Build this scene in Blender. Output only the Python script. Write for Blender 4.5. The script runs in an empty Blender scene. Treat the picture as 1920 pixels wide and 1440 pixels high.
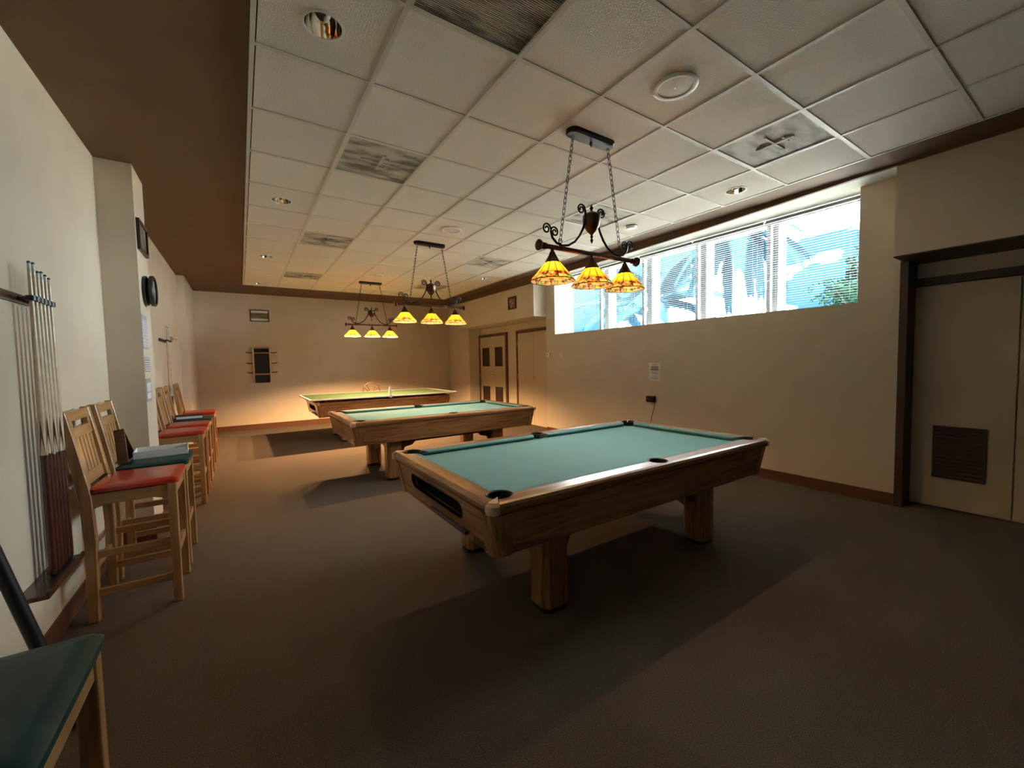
import bpy, bmesh, math, random
from mathutils import Vector, Matrix
from math import sin, cos, pi, radians

random.seed(7)
scene = bpy.context.scene
C = scene.collection

# ------------------------------------------------------------------ camera
def make_camera():
    yaw, pitch, roll, f = 0.5828, 0.0533, -0.0189, 770.75
    fwd = Vector((sin(yaw)*cos(pitch), cos(yaw)*cos(pitch), -sin(pitch)))
    right = Vector((cos(yaw), -sin(yaw), 0))
    up = right.cross(fwd)
    r2 = cos(roll)*right + sin(roll)*up
    u2 = -sin(roll)*right + cos(roll)*up
    cd = bpy.data.cameras.new('camera')
    cd.sensor_fit = 'HORIZONTAL'; cd.sensor_width = 36.0
    cd.lens = 36.0*f/1920.0
    cd.clip_start = 0.05; cd.clip_end = 500
    o = bpy.data.objects.new('camera', cd)
    m = Matrix((r2, u2, -fwd)).transposed().to_4x4()
    m.translation = Vector((-0.7028, -2.4749, 1.42))
    o.matrix_world = m
    C.objects.link(o); scene.camera = o
make_camera()

# ------------------------------------------------------------------ world, sun, exposure
EXPOSURE = 1.42
SEED = 8.3
SKY = 36.0
SUN = 110.0
BULB = (2.6, 10.0, 135.0)          # watts of each bulb in the three pendants

def make_world():
    w = bpy.data.worlds.new('sky'); scene.world = w
    w.use_nodes = True
    nt = w.node_tree; nt.nodes.clear()
    N = nt.nodes.new; L = nt.links.new
    out = N('ShaderNodeOutputWorld'); bg = N('ShaderNodeBackground')
    tc = N('ShaderNodeTexCoord')
    mp = N('ShaderNodeMapping'); mp.inputs['Scale'].default_value = (2.2, 2.2, 5.0); mp.inputs['Location'].default_value = (SEED, 0.0, 0.0)
    nz = N('ShaderNodeTexNoise'); nz.inputs['Scale'].default_value = 1.6
    nz.inputs['Detail'].default_value = 6; nz.inputs['Roughness'].default_value = 0.55
    ramp = N('ShaderNodeValToRGB')
    ramp.color_ramp.elements[0].position = 0.48; ramp.color_ramp.elements[0].color = (0, 0, 0, 1)
    ramp.color_ramp.elements[1].position = 0.62; ramp.color_ramp.elements[1].color = (1, 1, 1, 1)
    mix = N('ShaderNodeMixRGB')
    mix.inputs['Color1'].default_value = (0.0030, 0.0092, 0.0150, 1)
    mix.inputs['Color2'].default_value = (0.96, 0.985, 1.0, 1)
    L(tc.outputs['Generated'], mp.inputs['Vector']); L(mp.outputs['Vector'], nz.inputs['Vector'])
    L(nz.outputs['Fac'], ramp.inputs['Fac']); L(ramp.outputs['Color'], mix.inputs['Fac'])
    L(mix.outputs['Color'], bg.inputs['Color']); bg.inputs['Strength'].default_value = SKY
    L(bg.outputs['Background'], out.inputs['Surface'])
make_world()

sd = bpy.data.lights.new('sun', 'SUN'); sd.energy = SUN; sd.angle = radians(0.6); sd.color = (1, 0.95, 0.86)
so = bpy.data.objects.new('sun', sd); C.objects.link(so)
so.rotation_euler = Vector((-0.25, -0.08, -0.96)).to_track_quat('-Z', 'Y').to_euler()

# the row of windows as a portal, so that the sky through it is sampled well
pd = bpy.data.lights.new('window_portal', 'AREA'); pd.shape = 'RECTANGLE'; pd.size = 4.75; pd.size_y = 1.15
pd.cycles.is_portal = True
po = bpy.data.objects.new('window_portal', pd); C.objects.link(po)
po.location = (4.80, 1.45, 2.49); po.rotation_euler = (pi/2, 0, pi/2)

vs = scene.view_settings
scene.display_settings.display_device = 'sRGB'
vs.view_transform = 'Standard'; vs.look = 'None'; vs.exposure = EXPOSURE; vs.gamma = 1.0; vs.use_curve_mapping = False

# ------------------------------------------------------------------ materials
def nodes(name):
    m = bpy.data.materials.new(name); m.use_nodes = True
    nt = m.node_tree
    return m, nt, nt.nodes['Principled BSDF']

def pmat(name, base, rough=0.5, var=0.0, scale=20.0, bump=0.0, bscale=None, metal=0.0, coat=0.0, spec=0.5):
    m, nt, b = nodes(name)
    N = nt.nodes.new; L = nt.links.new
    b.inputs['Base Color'].default_value = (*base, 1); b.inputs['Roughness'].default_value = rough
    b.inputs['Metallic'].default_value = metal; b.inputs['Coat Weight'].default_value = coat
    b.inputs['Specular IOR Level'].default_value = spec
    tc = N('ShaderNodeTexCoord')
    if var > 0:
        nz = N('ShaderNodeTexNoise'); nz.inputs['Scale'].default_value = scale; nz.inputs['Detail'].default_value = 5
        L(tc.outputs['Object'], nz.inputs['Vector'])
        r = N('ShaderNodeValToRGB')
        r.color_ramp.elements[0].position = 0.3; r.color_ramp.elements[1].position = 0.7
        r.color_ramp.elements[0].color = (*[max(0, c*(1-var)) for c in base], 1)
        r.color_ramp.elements[1].color = (*[min(1, c*(1+var)) for c in base], 1)
        L(nz.outputs['Fac'], r.inputs['Fac']); L(r.outputs['Color'], b.inputs['Base Color'])
    if bump > 0:
        n2 = N('ShaderNodeTexNoise'); n2.inputs['Scale'].default_value = bscale or scale; n2.inputs['Detail'].default_value = 3
        L(tc.outputs['Object'], n2.inputs['Vector'])
        bp = N('ShaderNodeBump'); bp.inputs['Strength'].default_value = bump; bp.inputs['Distance'].default_value = 0.01
        L(n2.outputs['Fac'], bp.inputs['Height']); L(bp.outputs['Normal'], b.inputs['Normal'])
    return m

def wood(name, dark, mid, light, axis, rough=0.35, freq=1.0, coat=0.45):
    m, nt, b = nodes(name)
    N = nt.nodes.new; L = nt.links.new
    tc = N('ShaderNodeTexCoord'); mp = N('ShaderNodeMapping')
    s = [30.0*freq]*3; s[axis] = 1.8*freq
    mp.inputs['Scale'].default_value = s
    nz = N('ShaderNodeTexNoise'); nz.inputs['Scale'].default_value = 1.0; nz.inputs['Detail'].default_value = 6
    nz.inputs['Roughness'].default_value = 0.62; nz.inputs['Distortion'].default_value = 0.8
    r = N('ShaderNodeValToRGB')
    e = r.color_ramp.elements
    e[0].position = 0.30; e[0].color = (*dark, 1)
    e[1].position = 0.72; e[1].color = (*light, 1)
    k = e.new(0.48); k.color = (*mid, 1)
    L(tc.outputs['Object'], mp.inputs['Vector']); L(mp.outputs['Vector'], nz.inputs['Vector'])
    L(nz.outputs['Fac'], r.inputs['Fac']); L(r.outputs['Color'], b.inputs['Base Color'])
    b.inputs['Roughness'].default_value = rough; b.inputs['Coat Weight'].default_value = coat
    b.inputs['Coat Roughness'].default_value = 0.14
    bp = N('ShaderNodeBump'); bp.inputs['Strength'].default_value = 0.15; bp.inputs['Distance'].default_value = 0.004
    L(nz.outputs['Fac'], bp.inputs['Height']); L(bp.outputs['Normal'], b.inputs['Normal'])
    return m

def oak(axis): return wood('oak_grain_%s' % 'xyz'[axis], (0.095, 0.036, 0.012), (0.33, 0.155, 0.058), (0.52, 0.285, 0.12), axis)
OAK = [oak(0), oak(1), oak(2)]
def maple(axis): return wood('stool_wood_%s' % 'xyz'[axis], (0.26, 0.125, 0.042), (0.42, 0.22, 0.085), (0.52, 0.30, 0.13), axis, rough=0.4)
MAP = [maple(0), maple(1), maple(2)]
DARKWOOD = wood('dark_red_wood', (0.02, 0.006, 0.003), (0.05, 0.014, 0.007), (0.09, 0.028, 0.013), 1, rough=0.35)
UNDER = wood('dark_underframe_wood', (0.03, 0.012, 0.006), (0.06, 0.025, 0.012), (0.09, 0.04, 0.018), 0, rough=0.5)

WALL = pmat('cream_wall_paint', (0.67, 0.565, 0.44), 0.75, 0.03, 3.0, 0.10, 260)
WALLW = pmat('white_window_bay_paint', (0.78, 0.79, 0.72), 0.6, 0.02, 3.0, 0.05, 200)
BROWN = pmat('brown_ceiling_border_paint', (0.15, 0.078, 0.034), 0.7, 0.06, 4.0, 0.08, 200)
TRIMB = pmat('brown_trim_paint', (0.13, 0.048, 0.022), 0.45, 0.08, 6.0)
FRAMEB = pmat('dark_door_frame_paint', (0.065, 0.028, 0.022), 0.5, 0.08, 6.0)
DOORP = pmat('door_paint', (0.60, 0.49, 0.34), 0.55, 0.03, 5.0)
TILE = pmat('ceiling_tile_fibre', (0.80, 0.74, 0.67), 0.9, 0.05, 90.0, 0.35, 120)
GRID = pmat('ceiling_grid_metal', (0.66, 0.62, 0.55), 0.45, 0.03, 8.0)
WHITE = pmat('white_enamel', (0.80, 0.79, 0.75), 0.4, 0.02, 10.0)
CHROME = pmat('mirror_reflector', (0.86, 0.82, 0.76), 0.08, 0.02, 10.0, metal=1.0)
BLACKM = pmat('black_iron', (0.018, 0.015, 0.014), 0.38, 0.3, 30.0, metal=0.6)
BRONZE = pmat('bronze_metal', (0.085, 0.045, 0.028), 0.30, 0.25, 25.0, metal=0.8)
BRASS = pmat('brass', (0.62, 0.42, 0.16), 0.28, 0.1, 20.0, metal=1.0)
BLACKP = pmat('black_plastic', (0.012, 0.012, 0.013), 0.4, 0.2, 20.0)
POCKET = pmat('pocket_rubber', (0.015, 0.016, 0.017), 0.55, 0.2, 30.0)
NAVY = pmat('dark_navy_lining', (0.008, 0.009, 0.018), 0.7, 0.2, 20.0)
CLOTH = pmat('teal_billiard_cloth', (0.175, 0.385, 0.41), 0.85, 0.05, 160.0, 0.05, 400, spec=0.25)
CUSHC = pmat('teal_cushion_cloth', (0.14, 0.31, 0.335), 0.8, 0.05, 160.0, 0.05, 400, spec=0.3)
BOARDG = pmat('green_board_paint', (0.045, 0.078, 0.035), 0.42, 0.06, 8.0)
REDV = pmat('red_vinyl', (0.46, 0.036, 0.016), 0.30, 0.10, 12.0, 0.04, 60, coat=0.3)
GREENV = pmat('green_vinyl', (0.009, 0.048, 0.044), 0.42, 0.15, 12.0, 0.04, 60, coat=0.05, spec=0.35)
PAPER = pmat('white_card', (0.80, 0.80, 0.80), 0.6, 0.02, 30.0)
CORNER = pmat('corner_cap_plastic', (0.80, 0.52, 0.37), 0.28, 0.05, 30.0, coat=0.3)
CUEW = pmat('cue_ash', (0.62, 0.50, 0.34), 0.30, 0.1, 30.0, coat=0.3)
CUEB = pmat('cue_butt', (0.075, 0.022, 0.014), 0.28, 0.2, 30.0, coat=0.4)
FERR = pmat('cue_ferrule', (0.62, 0.66, 0.62), 0.35, 0.03, 30.0)
TIPB = pmat('cue_tip', (0.06, 0.10, 0.10), 0.8, 0.1, 30.0)
CONC = pmat('concrete_fin', (0.085, 0.092, 0.105), 0.9, 0.08, 6.0, spec=0.1)
ALU = pmat('window_aluminium', (0.33, 0.34, 0.36), 0.4, 0.04, 10.0, metal=0.3)
SLAT = pmat('blind_slat', (0.30, 0.32, 0.35), 0.6, 0.02, 10.0)
RATTAN = pmat('rattan_cane', (0.13, 0.062, 0.02), 0.4, 0.2, 40.0)
BARK = pmat('tree_bark', (0.02, 0.02, 0.018), 0.9, 0.2, 9.0, spec=0.0)
TRUNK = pmat('palm_trunk_bark', (0.36, 0.34, 0.31), 0.9, 0.25, 9.0)
FROND = pmat('palm_leaf', (0.009, 0.031, 0.052), 0.9, 0.2, 6.0, spec=0.0)  # blue of the outdoor haze is put into the leaf colour
LEAF = pmat('tree_leaf', (0.006, 0.022, 0.015), 0.9, 0.3, 5.0, spec=0.0)

def carpet():
    m, nt, b = nodes('brown_carpet')
    N = nt.nodes.new; L = nt.links.new
    tc = N('ShaderNodeTexCoord')
    n1 = N('ShaderNodeTexNoise'); n1.inputs['Scale'].default_value = 230; n1.inputs['Detail'].default_value = 4
    n2 = N('ShaderNodeTexNoise'); n2.inputs['Scale'].default_value = 1.6; n2.inputs['Detail'].default_value = 4
    L(tc.outputs['Object'], n1.inputs['Vector']); L(tc.outputs['Object'], n2.inputs['Vector'])
    r = N('ShaderNodeValToRGB'); e = r.color_ramp.elements
    e[0].position = 0.35; e[0].color = (0.078, 0.056, 0.041, 1); e[1].position = 0.66; e[1].color = (0.20, 0.150, 0.112, 1)
    mx = N('ShaderNodeMixRGB'); mx.blend_type = 'MULTIPLY'; mx.inputs['Fac'].default_value = 0.22
    L(n1.outputs['Fac'], r.inputs['Fac']); L(r.outputs['Color'], mx.inputs['Color1']); L(n2.outputs['Fac'], mx.inputs['Color2'])
    L(mx.outputs['Color'], b.inputs['Base Color']); b.inputs['Roughness'].default_value = 0.95
    b.inputs['Specular IOR Level'].default_value = 0.15
    bp = N('ShaderNodeBump'); bp.inputs['Strength'].default_value = 0.4; bp.inputs['Distance'].default_value = 0.006
    L(n1.outputs['Fac'], bp.inputs['Height']); L(bp.outputs['Normal'], b.inputs['Normal'])
    return m
CARPET = carpet()

def dirty_vent():
    m, nt, b = nodes('sooty_vent_paint')
    N = nt.nodes.new; L = nt.links.new
    tc = N('ShaderNodeTexCoord'); mp = N('ShaderNodeMapping'); mp.inputs['Scale'].default_value = (3.0, 9.0, 3.0)
    oi = N('ShaderNodeObjectInfo'); ad = N('ShaderNodeVectorMath'); ad.operation = 'ADD'
    sc = N('ShaderNodeVectorMath'); sc.operation = 'SCALE'; sc.inputs['Scale'].default_value = 20
    L(oi.outputs['Location'], sc.inputs[0]); L(tc.outputs['Object'], ad.inputs[0]); L(sc.outputs[0], ad.inputs[1])
    nz = N('ShaderNodeTexNoise'); nz.inputs['Scale'].default_value = 1.3; nz.inputs['Detail'].default_value = 4
    L(ad.outputs[0], mp.inputs['Vector']); L(mp.outputs['Vector'], nz.inputs['Vector'])
    r = N('ShaderNodeValToRGB'); e = r.color_ramp.elements
    e[0].position = 0.36; e[0].color = (0.17, 0.152, 0.128, 1); e[1].position = 0.58; e[1].color = (0.58, 0.535, 0.47, 1)
    L(nz.outputs['Fac'], r.inputs['Fac']); L(r.outputs['Color'], b.inputs['Base Color']); b.inputs['Roughness'].default_value = 0.7
    return m
VENT = dirty_vent()

def stripes(name, paper, ink, lines, axis=2, amount=0.5, hscale=60):
    """printed lines of small type on paper"""
    m, nt, b = nodes(name)
    N = nt.nodes.new; L = nt.links.new
    tc = N('ShaderNodeTexCoord'); sp = N('ShaderNodeSeparateXYZ'); L(tc.outputs['Object'], sp.inputs[0])
    mu = N('ShaderNodeMath'); mu.operation = 'MULTIPLY'; mu.inputs[1].default_value = lines
    fr = N('ShaderNodeMath'); fr.operation = 'FRACT'; gt = N('ShaderNodeMath'); gt.operation = 'GREATER_THAN'; gt.inputs[1].default_value = 0.5
    L(sp.outputs[axis], mu.inputs[0]); L(mu.outputs[0], fr.inputs[0]); L(fr.outputs[0], gt.inputs[0])
    nz = N('ShaderNodeTexNoise'); nz.inputs['Scale'].default_value = hscale; L(tc.outputs['Object'], nz.inputs['Vector'])
    g2 = N('ShaderNodeMath'); g2.operation = 'GREATER_THAN'; g2.inputs[1].default_value = 1-amount
    L(nz.outputs['Fac'], g2.inputs[0])
    an = N('ShaderNodeMath'); an.operation = 'MULTIPLY'; L(gt.outputs[0], an.inputs[0]); L(g2.outputs[0], an.inputs[1])
    mx = N('ShaderNodeMixRGB'); mx.inputs['Color1'].default_value = (*paper, 1); mx.inputs['Color2'].default_value = (*ink, 1)
    L(an.outputs[0], mx.inputs['Fac']); L(mx.outputs['Color'], b.inputs['Base Color']); b.inputs['Roughness'].default_value = 0.6
    return m

def glassmat():
    m = bpy.data.materials.new('window_glass'); m.use_nodes = True
    nt = m.node_tree; nt.nodes.clear(); N = nt.nodes.new; L = nt.links.new
    o = N('ShaderNodeOutputMaterial'); t = N('ShaderNodeBsdfTransparent'); g = N('ShaderNodeBsdfGlossy')
    t.inputs['Color'].default_value = (0.90, 0.96, 0.97, 1); g.inputs['Roughness'].default_value = 0.02
    lw = N('ShaderNodeLayerWeight'); lw.inputs['Blend'].default_value = 0.5      # Schlick reflectance, alike for both faces of the pane
    pw = N('ShaderNodeMath'); pw.operation = 'POWER'; pw.inputs[1].default_value = 5.0; L(lw.outputs['Facing'], pw.inputs[0])
    fr = N('ShaderNodeMath'); fr.operation = 'MULTIPLY_ADD'; fr.inputs[1].default_value = 0.92; fr.inputs[2].default_value = 0.04; L(pw.outputs[0], fr.inputs[0])
    mx = N('ShaderNodeMixShader')
    L(fr.outputs[0], mx.inputs[0]); L(t.outputs[0], mx.inputs[1]); L(g.outputs[0], mx.inputs[2]); L(mx.outputs[0], o.inputs['Surface'])
    return m
GLASS = glassmat()

def stained(name, cols, scale=0):
    """stained glass: translucent, lit by the bulb behind it"""
    m = bpy.data.materials.new(name); m.use_nodes = True
    nt = m.node_tree; nt.nodes.clear(); N = nt.nodes.new; L = nt.links.new
    o = N('ShaderNodeOutputMaterial'); t = N('ShaderNodeBsdfTranslucent'); d = N('ShaderNodeBsdfDiffuse'); g = N('ShaderNodeBsdfGlossy')
    g.inputs['Roughness'].default_value = 0.15
    tc = N('ShaderNodeTexCoord')
    if scale:
        v = N('ShaderNodeTexVoronoi'); v.inputs['Scale'].default_value = scale
        r = N('ShaderNodeValToRGB'); r.color_ramp.interpolation = 'CONSTANT'
        L(tc.outputs['Object'], v.inputs['Vector'])
        sp = N('ShaderNodeSeparateColor'); L(v.outputs['Color'], sp.inputs[0]); L(sp.outputs[0], r.inputs['Fac'])
        e = r.color_ramp.elements
        e[0].position = 0; e[0].color = (*cols[0], 1); e[1].position = 1.0/len(cols); e[1].color = (*cols[1], 1)
        for i, c in enumerate(cols[2:]):
            k = e.new((i+2)/len(cols)); k.color = (*c, 1)
    else:
        nz = N('ShaderNodeTexNoise'); nz.inputs['Scale'].default_value = 14; L(tc.outputs['Object'], nz.inputs['Vector'])
        r = N('ShaderNodeValToRGB'); L(nz.outputs['Fac'], r.inputs['Fac'])
        r.color_ramp.elements[0].color = (*cols[0], 1); r.color_ramp.elements[1].color = (*cols[1], 1)
    L(r.outputs['Color'], t.inputs['Color']); L(r.outputs['Color'], d.inputs['Color'])
    m1 = N('ShaderNodeMixShader'); m1.inputs[0].default_value = 0.2
    m2 = N('ShaderNodeMixShader'); m2.inputs[0].default_value = 0.05
    L(t.outputs[0], m1.inputs[1]); L(d.outputs[0], m1.inputs[2]); L(m1.outputs[0], m2.inputs[1]); L(g.outputs[0], m2.inputs[2])
    L(m2.outputs[0], o.inputs['Surface'])
    return m
AMBER = stained('amber_glass', [(0.54, 0.36, 0.075), (0.62, 0.44, 0.11)])
BORDER = stained('mosaic_glass_border', [(0.85, 0.42, 0.20), (0.30, 0.10, 0.08), (0.95, 0.75, 0.30), (0.25, 0.50, 0.22), (0.80, 0.55, 0.35), (0.9, 0.6, 0.4)], 55)

def emis(name, col, s):
    m = bpy.data.materials.new(name); m.use_nodes = True
    nt = m.node_tree; nt.nodes.clear()
    o = nt.nodes.new('ShaderNodeOutputMaterial'); e = nt.nodes.new('ShaderNodeEmission')
    e.inputs['Color'].default_value = (*col, 1); e.inputs['Strength'].default_value = s
    t = nt.nodes.new('ShaderNodeBsdfTransparent'); a = nt.nodes.new('ShaderNodeAddShader')   # clear glass around the glowing filament
    nt.links.new(e.outputs[0], a.inputs[0]); nt.links.new(t.outputs[0], a.inputs[1]); nt.links.new(a.outputs[0], o.inputs['Surface'])
    return m
BULBM = emis('lit_bulb', (1.0, 0.72, 0.38), 6.0)

def artmat(name, cols, sx=4, sy=4, sz=4):
    m, nt, b = nodes(name); N = nt.nodes.new; L = nt.links.new
    tc = N('ShaderNodeTexCoord'); mp = N('ShaderNodeMapping'); mp.inputs['Scale'].default_value = (sx, sy, sz)
    nz = N('ShaderNodeTexNoise'); nz.inputs['Scale'].default_value = 2.5; nz.inputs['Detail'].default_value = 4
    r = N('ShaderNodeValToRGB'); e = r.color_ramp.elements
    e[0].position = 0.35; e[0].color = (*cols[0], 1); e[1].position = 0.65; e[1].color = (*cols[1], 1)
    L(tc.outputs['Object'], mp.inputs['Vector']); L(mp.outputs['Vector'], nz.inputs['Vector']); L(nz.outputs['Fac'], r.inputs['Fac'])
    L(r.outputs['Color'], b.inputs['Base Color']); b.inputs['Roughness'].default_value = 0.3
    return m

# ------------------------------------------------------------------ mesh helpers
def bx(bm, x0, x1, y0, y1, z0, z1):
    v = [bm.verts.new(p) for p in ((x0,y0,z0),(x1,y0,z0),(x1,y1,z0),(x0,y1,z0),(x0,y0,z1),(x1,y0,z1),(x1,y1,z1),(x0,y1,z1))]
    for f in ((0,3,2,1),(4,5,6,7),(0,1,5,4),(1,2,6,5),(2,3,7,6),(3,0,4,7)):
        bm.faces.new([v[i] for i in f])
    return v

def box(x0, x1, y0, y1, z0, z1, bev=0.0, seg=2):
    bm = bmesh.new(); bx(bm, x0, x1, y0, y1, z0, z1)
    if bev: bevel(bm, bev, seg)
    return bm

def bevel(bm, w, seg=2, edges=None):
    bmesh.ops.bevel(bm, geom=list(edges if edges is not None else bm.edges), offset=w, segments=seg, affect='EDGES', profile=0.5, clamp_overlap=True)

def loft(bm, rings, caps=True, closed=True):
    R = [[bm.verts.new(p) for p in r] for r in rings]
    n = len(R[0])
    for a, b in zip(R, R[1:]):
        for i in range(n if closed else n-1):
            j = (i+1) % n
            bm.faces.new((a[i], a[j], b[j], b[i]))
    if caps:
        bm.faces.new(R[0][::-1]); bm.faces.new(R[-1])
    return R

def prism(bm, poly, axis, a, b):
    """poly in the two other axes (order x,y,z without axis), extruded along axis a..b"""
    def mk(p, t):
        q = list(p); q.insert(axis, t); return q
    loft(bm, [[mk(p, a) for p in poly], [mk(p, b) for p in poly]])

def lathe(bm, prof, n=24, cx=0, cy=0, axis=2, caps=False):
    rings = []
    for r, z in prof:
        ring = []
        for i in range(n):
            a = 2*pi*i/n; p = [cx+r*cos(a), cy+r*sin(a), z]
            if axis == 0: p = [z, cx+r*cos(a), cy+r*sin(a)]
            if axis == 1: p = [cx+r*cos(a), z, cy+r*sin(a)]
            ring.append(p)
        rings.append(ring)
    loft(bm, rings, caps=caps)

def tube(bm, pts, r, n=8, caps=True):
    pts = [Vector(p) for p in pts]; rings = []
    t0 = (pts[1]-pts[0]).normalized()
    ref = Vector((0, 0, 1)) if abs(t0.z) < 0.9 else Vector((1, 0, 0))
    u = t0.cross(ref).normalized()
    for i, p in enumerate(pts):
        t = (pts[min(i+1, len(pts)-1)]-pts[max(i-1, 0)]).normalized()
        u = (u - t*u.dot(t)).normalized(); w = t.cross(u)
        rr = r[i] if isinstance(r, (list, tuple)) else r
        rings.append([p + u*(rr*cos(2*pi*k/n)) + w*(rr*sin(2*pi*k/n)) for k in range(n)])
    loft(bm, rings, caps=caps)

def torus(bm, c, R, r, axis_u, axis_v, n=14, m=6):
    c = Vector(c); U = Vector(axis_u); V = Vector(axis_v); W = U.cross(V)
    vs_ = []
    for i in range(n):
        a = 2*pi*i/n; d = U*cos(a)+V*sin(a)
        vs_.append([bm.verts.new(c + d*(R+r*cos(2*pi*k/m)) + W*(r*sin(2*pi*k/m))) for k in range(m)])
    for i in range(n):
        for k in range(m):
            bm.faces.new((vs_[i][k], vs_[(i+1) % n][k], vs_[(i+1) % n][(k+1) % m], vs_[i][(k+1) % m]))

def mesh(bm, name, mat, smooth=False):
    bmesh.ops.recalc_face_normals(bm, faces=bm.faces)
    me = bpy.data.meshes.new(name); bm.to_mesh(me); bm.free()
    me.materials.append(mat)
    if smooth:
        for p in me.polygons: p.use_smooth = True
        try: me.set_sharp_from_angle(angle=radians(40))
        except Exception: pass
    return me

def obj(name, bm, mat, parent=None, loc=None, smooth=False, rot=None):
    me = bm if isinstance(bm, bpy.types.Mesh) else mesh(bm, name, mat, smooth)
    o = bpy.data.objects.new(name, me); C.objects.link(o)
    if parent: o.parent = parent
    if loc: o.location = loc
    if rot: o.rotation_euler = rot
    return o

def empty(name, loc=(0, 0, 0), rz=0):
    o = bpy.data.objects.new(name, None); C.objects.link(o)
    o.location = loc; o.rotation_euler = (0, 0, rz); o.empty_display_size = 0.1
    return o

def tag(o, label, cat, group=None):
    o['label'] = label; o['category'] = cat
    if group: o['group'] = group
    return o

def struct(name, bm, mat, label=None, parent=None):
    o = obj(name, bm, mat, parent)
    o['kind'] = 'structure'
    if label: o['label'] = label; o['category'] = name.split('_')[0]
    return o

def copy_tree(o, parent=None):
    c = o.copy(); C.objects.link(c); c.parent = parent
    for ch in list(o.children): copy_tree(ch, c)
    return c

def boolean_cut(bm, cutters, name):
    """cut vertical cylinders out of a bmesh; returns the resulting mesh data"""
    me = bpy.data.meshes.new('tmp'); bmesh.ops.recalc_face_normals(bm, faces=bm.faces); bm.to_mesh(me); bm.free()
    o = bpy.data.objects.new('tmp', me); C.objects.link(o)
    cm = bmesh.new()
    for (x, y, r, z0, z1) in cutters:
        n = 28
        loft(cm, [[(x+r*cos(2*pi*i/n), y+r*sin(2*pi*i/n), z) for i in range(n)] for z in (z0, z1)])
    bmesh.ops.recalc_face_normals(cm, faces=cm.faces)
    cme = bpy.data.meshes.new('cut'); cm.to_mesh(cme); cm.free()
    co = bpy.data.objects.new('cut', cme); C.objects.link(co)
    md = o.modifiers.new('b', 'BOOLEAN'); md.operation = 'DIFFERENCE'; md.object = co; md.solver = 'EXACT'
    dg = bpy.context.evaluated_depsgraph_get(); dg.update()
    res = bpy.data.meshes.new_from_object(o.evaluated_get(dg)); res.name = name
    bpy.data.objects.remove(o); bpy.data.objects.remove(co)
    bpy.data.meshes.remove(me); bpy.data.meshes.remove(cme)
    return res

# ------------------------------------------------------------------ room shell
ZC = 3.035            # tile face
ZB = 3.052            # brown border plane
XL, XR = -1.575, 4.38
YB, YF = 8.52, -6.2
XD1, XD2 = 4.65, 4.72  # door walls (near, far)
EX0, EX1 = -0.588, 3.675   # white tiled field of the ceiling
EY0, EY1 = -3.66, 7.21

struct('floor', box(XL-0.3, 5.3, YF-0.3, YB+0.3, -0.12, 0.0), CARPET, 'brown flecked carpet covering the whole floor')
bm = bmesh.new()
bx(bm, XL-0.3, EX0, YF-0.3, YB+0.3, ZB, ZB+0.30); bx(bm, EX1, 5.0, YF-0.3, YB+0.3, ZB, ZB+0.30)
bx(bm, EX0, EX1, YF-0.3, EY0, ZB, ZB+0.30); bx(bm, EX0, EX1, EY1, YB+0.3, ZB, ZB+0.30)
bx(bm, XL-0.3, 5.0, YF-0.3, YB+0.3, ZB+0.30, ZB+0.42)
cei = struct('ceiling', bm, BROWN, 'brown painted ceiling border around a white tiled field')

bm = bmesh.new()
bx(bm, XL-0.25, XL, YF-0.25, YB+0.25, 0, ZB)
struct('wall_left', bm, WALL, 'long cream wall with pillar and cue racks')
bm = bmesh.new(); bx(bm, XL, -1.355, 1.98, 2.42, 0, ZB)
struct('trim_1', bm, WALL, 'cream pillar projecting from the wall beside the stools')
bm = bmesh.new(); bx(bm, XL, -1.465, 6.82, YB, 0, ZB)
struct('trim_2', bm, WALL, 'shallow cream wall step in the corner by the back wall')
bm = bmesh.new(); bx(bm, XL, 5.0, YB, YB+0.25, 0, ZB)
struct('wall_back', bm, WALL, 'warm lit cream wall behind the board covered table')
bm = bmesh.new(); bx(bm, XL, 5.0, YF-0.25, YF, 0, ZB)
struct('wall_front', bm, BROWN, 'unseen wall at the near end of the room, browned to cut bounce light')  # out of view; brown picked to lower bounce light near the camera

WY0, WY1, WZ0 = -0.953, 3.70, 1.935      # window opening
bm = bmesh.new()
bx(bm, XR, 4.86, -1.262, 3.97, 0, WZ0)             # below the windows
bx(bm, XR, 4.86, -1.262, WY0, WZ0, ZB)             # near pier
bx(bm, XR, 4.86, WY1, 3.97, WZ0, ZB)               # far pier
bx(bm, 4.08, 4.86, YF, -1.29, 2.27, ZB)            # bulkhead over the near doors
bx(bm, 4.08, 4.86, 3.97, 7.10, 2.30, ZB)           # bulkhead over the far doors
bx(bm, XD1, 4.9, YF, -1.262, 0, 2.27)              # near door wall
bx(bm, XD2, 4.9, 3.97, 7.27, 0, 2.30)              # far door wall
bx(bm, XR, 4.9, 7.27, YB, 0, ZB)                   # pier by the back wall
bx(bm, XR, 4.86, 7.10, 7.27, 2.30, ZB)
struct('wall_right', bm, WALL, 'cream window wall with bulkheads over the door recesses')
bm = bmesh.new()
bx(bm, 4.08, 4.86, -1.29, 3.97, ZB-0.006, ZB+0.02)
struct('trim_3', bm, WALLW, 'pale ceiling of the window bay')
# hanging brown fascia along the window side; its lower edge sags toward the far end
bm = bmesh.new()
prof = [(YF, 3.045), (-1.3, 3.035), (-0.5, 3.012), (0.3, 2.985), (1.4, 2.962), (4.0, 2.935), (7.1, 2.94)]
loft(bm, [[(4.045, y, z), (4.079, y, z), (4.079, y, ZB), (4.045, y, ZB)] for y, z in prof])
struct('trim_4', bm, BROWN, 'brown fascia strip along the window side of the ceiling')
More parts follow.
